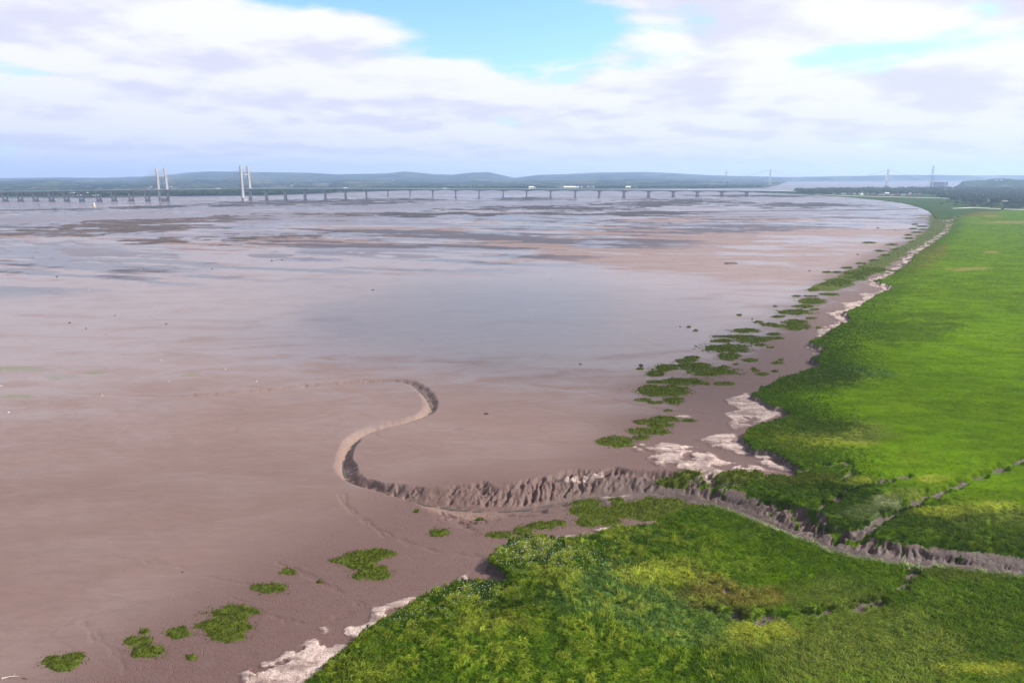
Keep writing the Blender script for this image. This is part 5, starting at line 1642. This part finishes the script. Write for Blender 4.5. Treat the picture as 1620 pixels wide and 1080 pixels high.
# ------------------------------------------------------------------ stake line, beacon, driftwood, stones, gulls
def stakes(pts, n, hgt, label, rail=True):
    P = smooth_line([W(x, y) for x, y in pts], 8)
    s = np.concatenate([[0], np.cumsum(np.linalg.norm(np.diff(P[:, :2], axis=0), axis=1))])
    r = empty('stake_line', tuple(P[0]))
    me = MB().tube((0, 0, -1), (0, 0, hgt), .38, .32, 6).mesh('stake'); me.materials.append(M_DRIFT)
    q = []
    for i in range(n):
        t = s[-1] * i / (n - 1)
        p = np.array([np.interp(t, s, P[:, 0]), np.interp(t, s, P[:, 1]), 0]); q.append(p - P[0])
        o = bpy.data.objects.new('stake', me); COL.objects.link(o); o.parent = r
        o.location = p - P[0] + np.array((random.uniform(-.3, .3), random.uniform(-.3, .3), random.uniform(-.3, .1)))
    if rail:
        m = MB()
        for a, b in zip(q[:-1], q[1:]):
            m.tube(a + np.array((0, 0, hgt * .35)), b + np.array((0, 0, hgt * .35)), .55, .55, 6)
        m.build('outfall_pipe', M_DRIFT, r)
    tag(r, label, 'stakes')
stakes([(1075, 335.6), (1150, 334.6), (1250, 333.6), (1350, 332.6), (1452, 330.6)], 110, 1.7, 'straight dark outfall pipe on stakes running out across the bay')
stakes([(790, 335.2), (860, 336.4), (940, 337.2), (1030, 337.6)], 60, 1.6, 'dotted line of stakes on the far dark reef', False)

def beacon():
    p = W(149.5, 327.2)
    r = empty('navigation_beacon', (p[0], p[1], WATER_Z))
    tag(r, 'small white and yellow navigation beacon standing off the left reef', 'beacon')
    MB().lathe([(3.2, -1), (3.2, 2.2), (2.4, 3.2), (2.4, 3.8)], 12).build('base', M_YELLOW, r)
    MB().lathe([(1.7, 3.8), (1.35, 9.5), (1.9, 9.7), (1.9, 10.4)], 12).build('tower', M_WHITE, r)
    MB().lathe([(.8, 10.4), (.8, 12.0), (.95, 12.1), (.1, 13.0)], 10).build('lantern', M_WHITE, r)
beacon()

def driftwood(px, py, L, label, rz, bleached=False, seed=1):
    rr = random.Random(seed); p = W(px, py)
    z, _ = ground(np.array([p[0]]), np.array([p[1]]))
    r = empty('driftwood_trunk', (p[0], p[1], float(z[0])), rz)
    mt = M_BLEACH if bleached else M_DRIFT
    m = MB(); prev = None
    for i in range(9):
        t = i / 8; q = (L * (t - .5), L * .03 * math.sin(4 * t), L * .035 + L * .02 * math.sin(5 * t))
        if prev: m.tube(prev, q, L * .045 * (1.15 - .7 * (t - .125)), L * .045 * (1.15 - .7 * t), 8)
        prev = q
    m.build('trunk', mt, r)
    for i in range(5):
        x = L * rr.uniform(-.3, .42); a = rr.uniform(-1, 1)
        b = MB(); e = (x + L * rr.uniform(.05, .2), L * .2 * a, L * rr.uniform(.05, .2)); b.tube((x, 0, L * .04), e, L * .016, L * .006, 5)
        b.build('branch', mt, r)
    b = MB()
    for i in range(7):
        a = i * .9; b.tube((-L * .48, 0, L * .05), (-L * .56, math.cos(a) * L * .11, L * .06 + math.sin(a) * L * .08), L * .02, L * .008, 5)
    b.build('root_plate', mt, r)
    tag(r, label, 'driftwood')
driftwood(1157, 417.5, 13, 'dark stranded tree trunk lying alone on the open mud', .15, seed=2)
driftwood(17, 1071, 2.4, 'small bleached branch lying on mud in the lower corner', .3, True, 3)
driftwood(40, 1073, 1.2, 'short dark branch lying on mud right of the bleached one', -.2, False, 4)

def blob_mesh(name, r, seed, flat=.55):
    rr = random.Random(seed); bm = bmesh.new()
    bmesh.ops.create_icosphere(bm, subdivisions=2, radius=r)
    o = [Vector((rr.gauss(0, 1), rr.gauss(0, 1), rr.gauss(0, 1))).normalized() for _ in range(6)]
    for v in bm.verts:
        d = v.co.normalized()
        v.co *= 1 + .22 * sum(max(0, d.dot(q)) ** 3 for q in o) - .15
        v.co.z *= flat
    me = bpy.data.meshes.new(name); bm.to_mesh(me); bm.free(); return me
SM = [blob_mesh('stone', 1.0, i) for i in range(4)]
for me in SM: me.materials.append(M_STONE)
STONES = [(110, 510.5, .8, 'largest dark stone of the left open flats'), (136, 519.8, .6, 'dark stone just below the largest on the left flats'), (182, 499.5, .6, 'dark stone up and right of the largest on the left flats'), (168, 529.5, .4, 'small dark stone lowest of the left group'),
          (263, 512.5, .7, 'dark stone at the right end of the left group'), (90, 438, 1.0, 'dark stone on the far tan mud at left'), (227, 426, .8, 'dark stone on the far tan mud, second from the left'), (335, 425.5, .9, 'dark stone on the far tan mud left of the pale channel'),
          (590, 459, .9, 'lone dark stone on the smooth mud in the middle'), (918, 576, .6, 'lone dark stone between creek and shoreline chain'), (769, 654.5, .8, 'lone dark stone on the mud inside the creek bend'), (1014, 578, 1.3, 'dark lump on open mud beside a small cordgrass tuft'),
          (289, 904.5, .3, 'little dark stone on the near brown mud'), (1190, 505, .8, 'dark stone seaward of the shoreline chain'), (1076, 517, .7, 'dark stone left of two small cordgrass flecks'), (1281, 429, 1.1, 'dark stone on far mud near the green belt'),
          (1389, 361, 2.2, 'dark lump far out in the bay'), (1357, 403, 1.4, 'dark lump on the mud of the bay, middle distance'), (430, 412, 1.2, 'dark stone in the cluster on the pale channel edge'), (446, 411, 1.0, 'dark stone right in the cluster on the pale channel edge')]
for i, (px, py, s, lab) in enumerate(STONES):
    p = W(px, py); z, _ = ground(np.array([p[0]]), np.array([p[1]]))
    o = bpy.data.objects.new('stone', SM[i % 4]); COL.objects.link(o)
    o.location = (p[0], p[1], float(z[0]) + s * .25); o.scale = (s, s * .8, s * .8); o.rotation_euler.z = i
    tag(o, lab, 'stone', 'dark stones on the mudflat')

def gull_mesh():
    m = MB()
    prof = [(-.34, .02), (-.25, .07), (-.1, .13), (.05, .14), (.16, .10), (.22, .07), (.28, .075), (.33, .05), (.36, .015), (.43, .006)]
    ctr = [.30, .29, .28, .30, .35, .40, .43, .43, .42, .41]
    n = 8
    for (x, r), c in zip(prof, ctr):
        for i in range(n):
            a = 2 * math.pi * i / n; m.v.append((x, r * math.cos(a), c + r * math.sin(a)))
    for a in range(len(prof) - 1):
        for i in range(n):
            j = (i + 1) % n; m.f.append((a * n + i, a * n + j, (a + 1) * n + j, (a + 1) * n + i))
    m.f.append(tuple(range(n))); m.f.append(tuple((len(prof) - 1) * n + i for i in reversed(range(n))))
    for s in (-1, 1):
        m.tube((.02, s * .05, .2), (.03, s * .05, 0), .012, .012, 4)
        k = len(m.v)
        m.v += [(.10, s * .13, .34), (-.15, s * .15, .33), (-.45, s * .03, .31), (-.1, s * .10, .22)]
        m.f += [(k, k + 1, k + 2, k + 3)]
    return m.mesh('gull')
GM = gull_mesh(); GM.materials.append(M_FEATHER)
GULLS = [(268, 604, 'white gull standing on mud above the start of the creek, brightest of all'), (406, 604, 'white gull on mud above the tan creek bank'), (162, 625.5, 'white gull standing at the shallow head of the creek'), (14, 653, 'white gull near the left edge below the creek'),
         (135, 458, 'white gull on the far tan mud at left'), (141, 459, 'second white gull beside the one on the far tan mud'), (357, 585, 'lone white gull up on the smooth mud'), (255, 571, 'white gull above the brightest one'), (2, 611, 'white gull cut by the left edge')]
for i, (px, py, lab) in enumerate(GULLS):
    p = W(px, py); z, _ = ground(np.array([p[0]]), np.array([p[1]]))
    o = bpy.data.objects.new('gull', GM); COL.objects.link(o)
    o.location = (p[0], p[1], float(z[0])); o.rotation_euler.z = i * 1.3; o.scale = (.95,) * 3
    tag(o, lab, 'gull', 'gulls on the mudflat')

# ------------------------------------------------------------------ haze
def haze():
    me = MB().box(-16000, 16000, -1500, 16200, -9, 330).mesh('haze')
    m = bpy.data.materials.new('haze_air'); m.use_nodes = True
    g = NT(m.node_tree); out = g.n('ShaderNodeOutputMaterial'); v = g.n('ShaderNodeVolumePrincipled')
    v.inputs['Color'].default_value = (.46, .66, 1.0, 1); v.inputs['Density'].default_value = HAZE; v.inputs['Anisotropy'].default_value = .2
    g.nt.links.new(v.outputs[0], out.inputs['Volume'])
    tag(link('haze', me, m), 'pale blue haze lying over the estuary', 'haze', kind='stuff')
HAZE = 6.6e-5
haze()
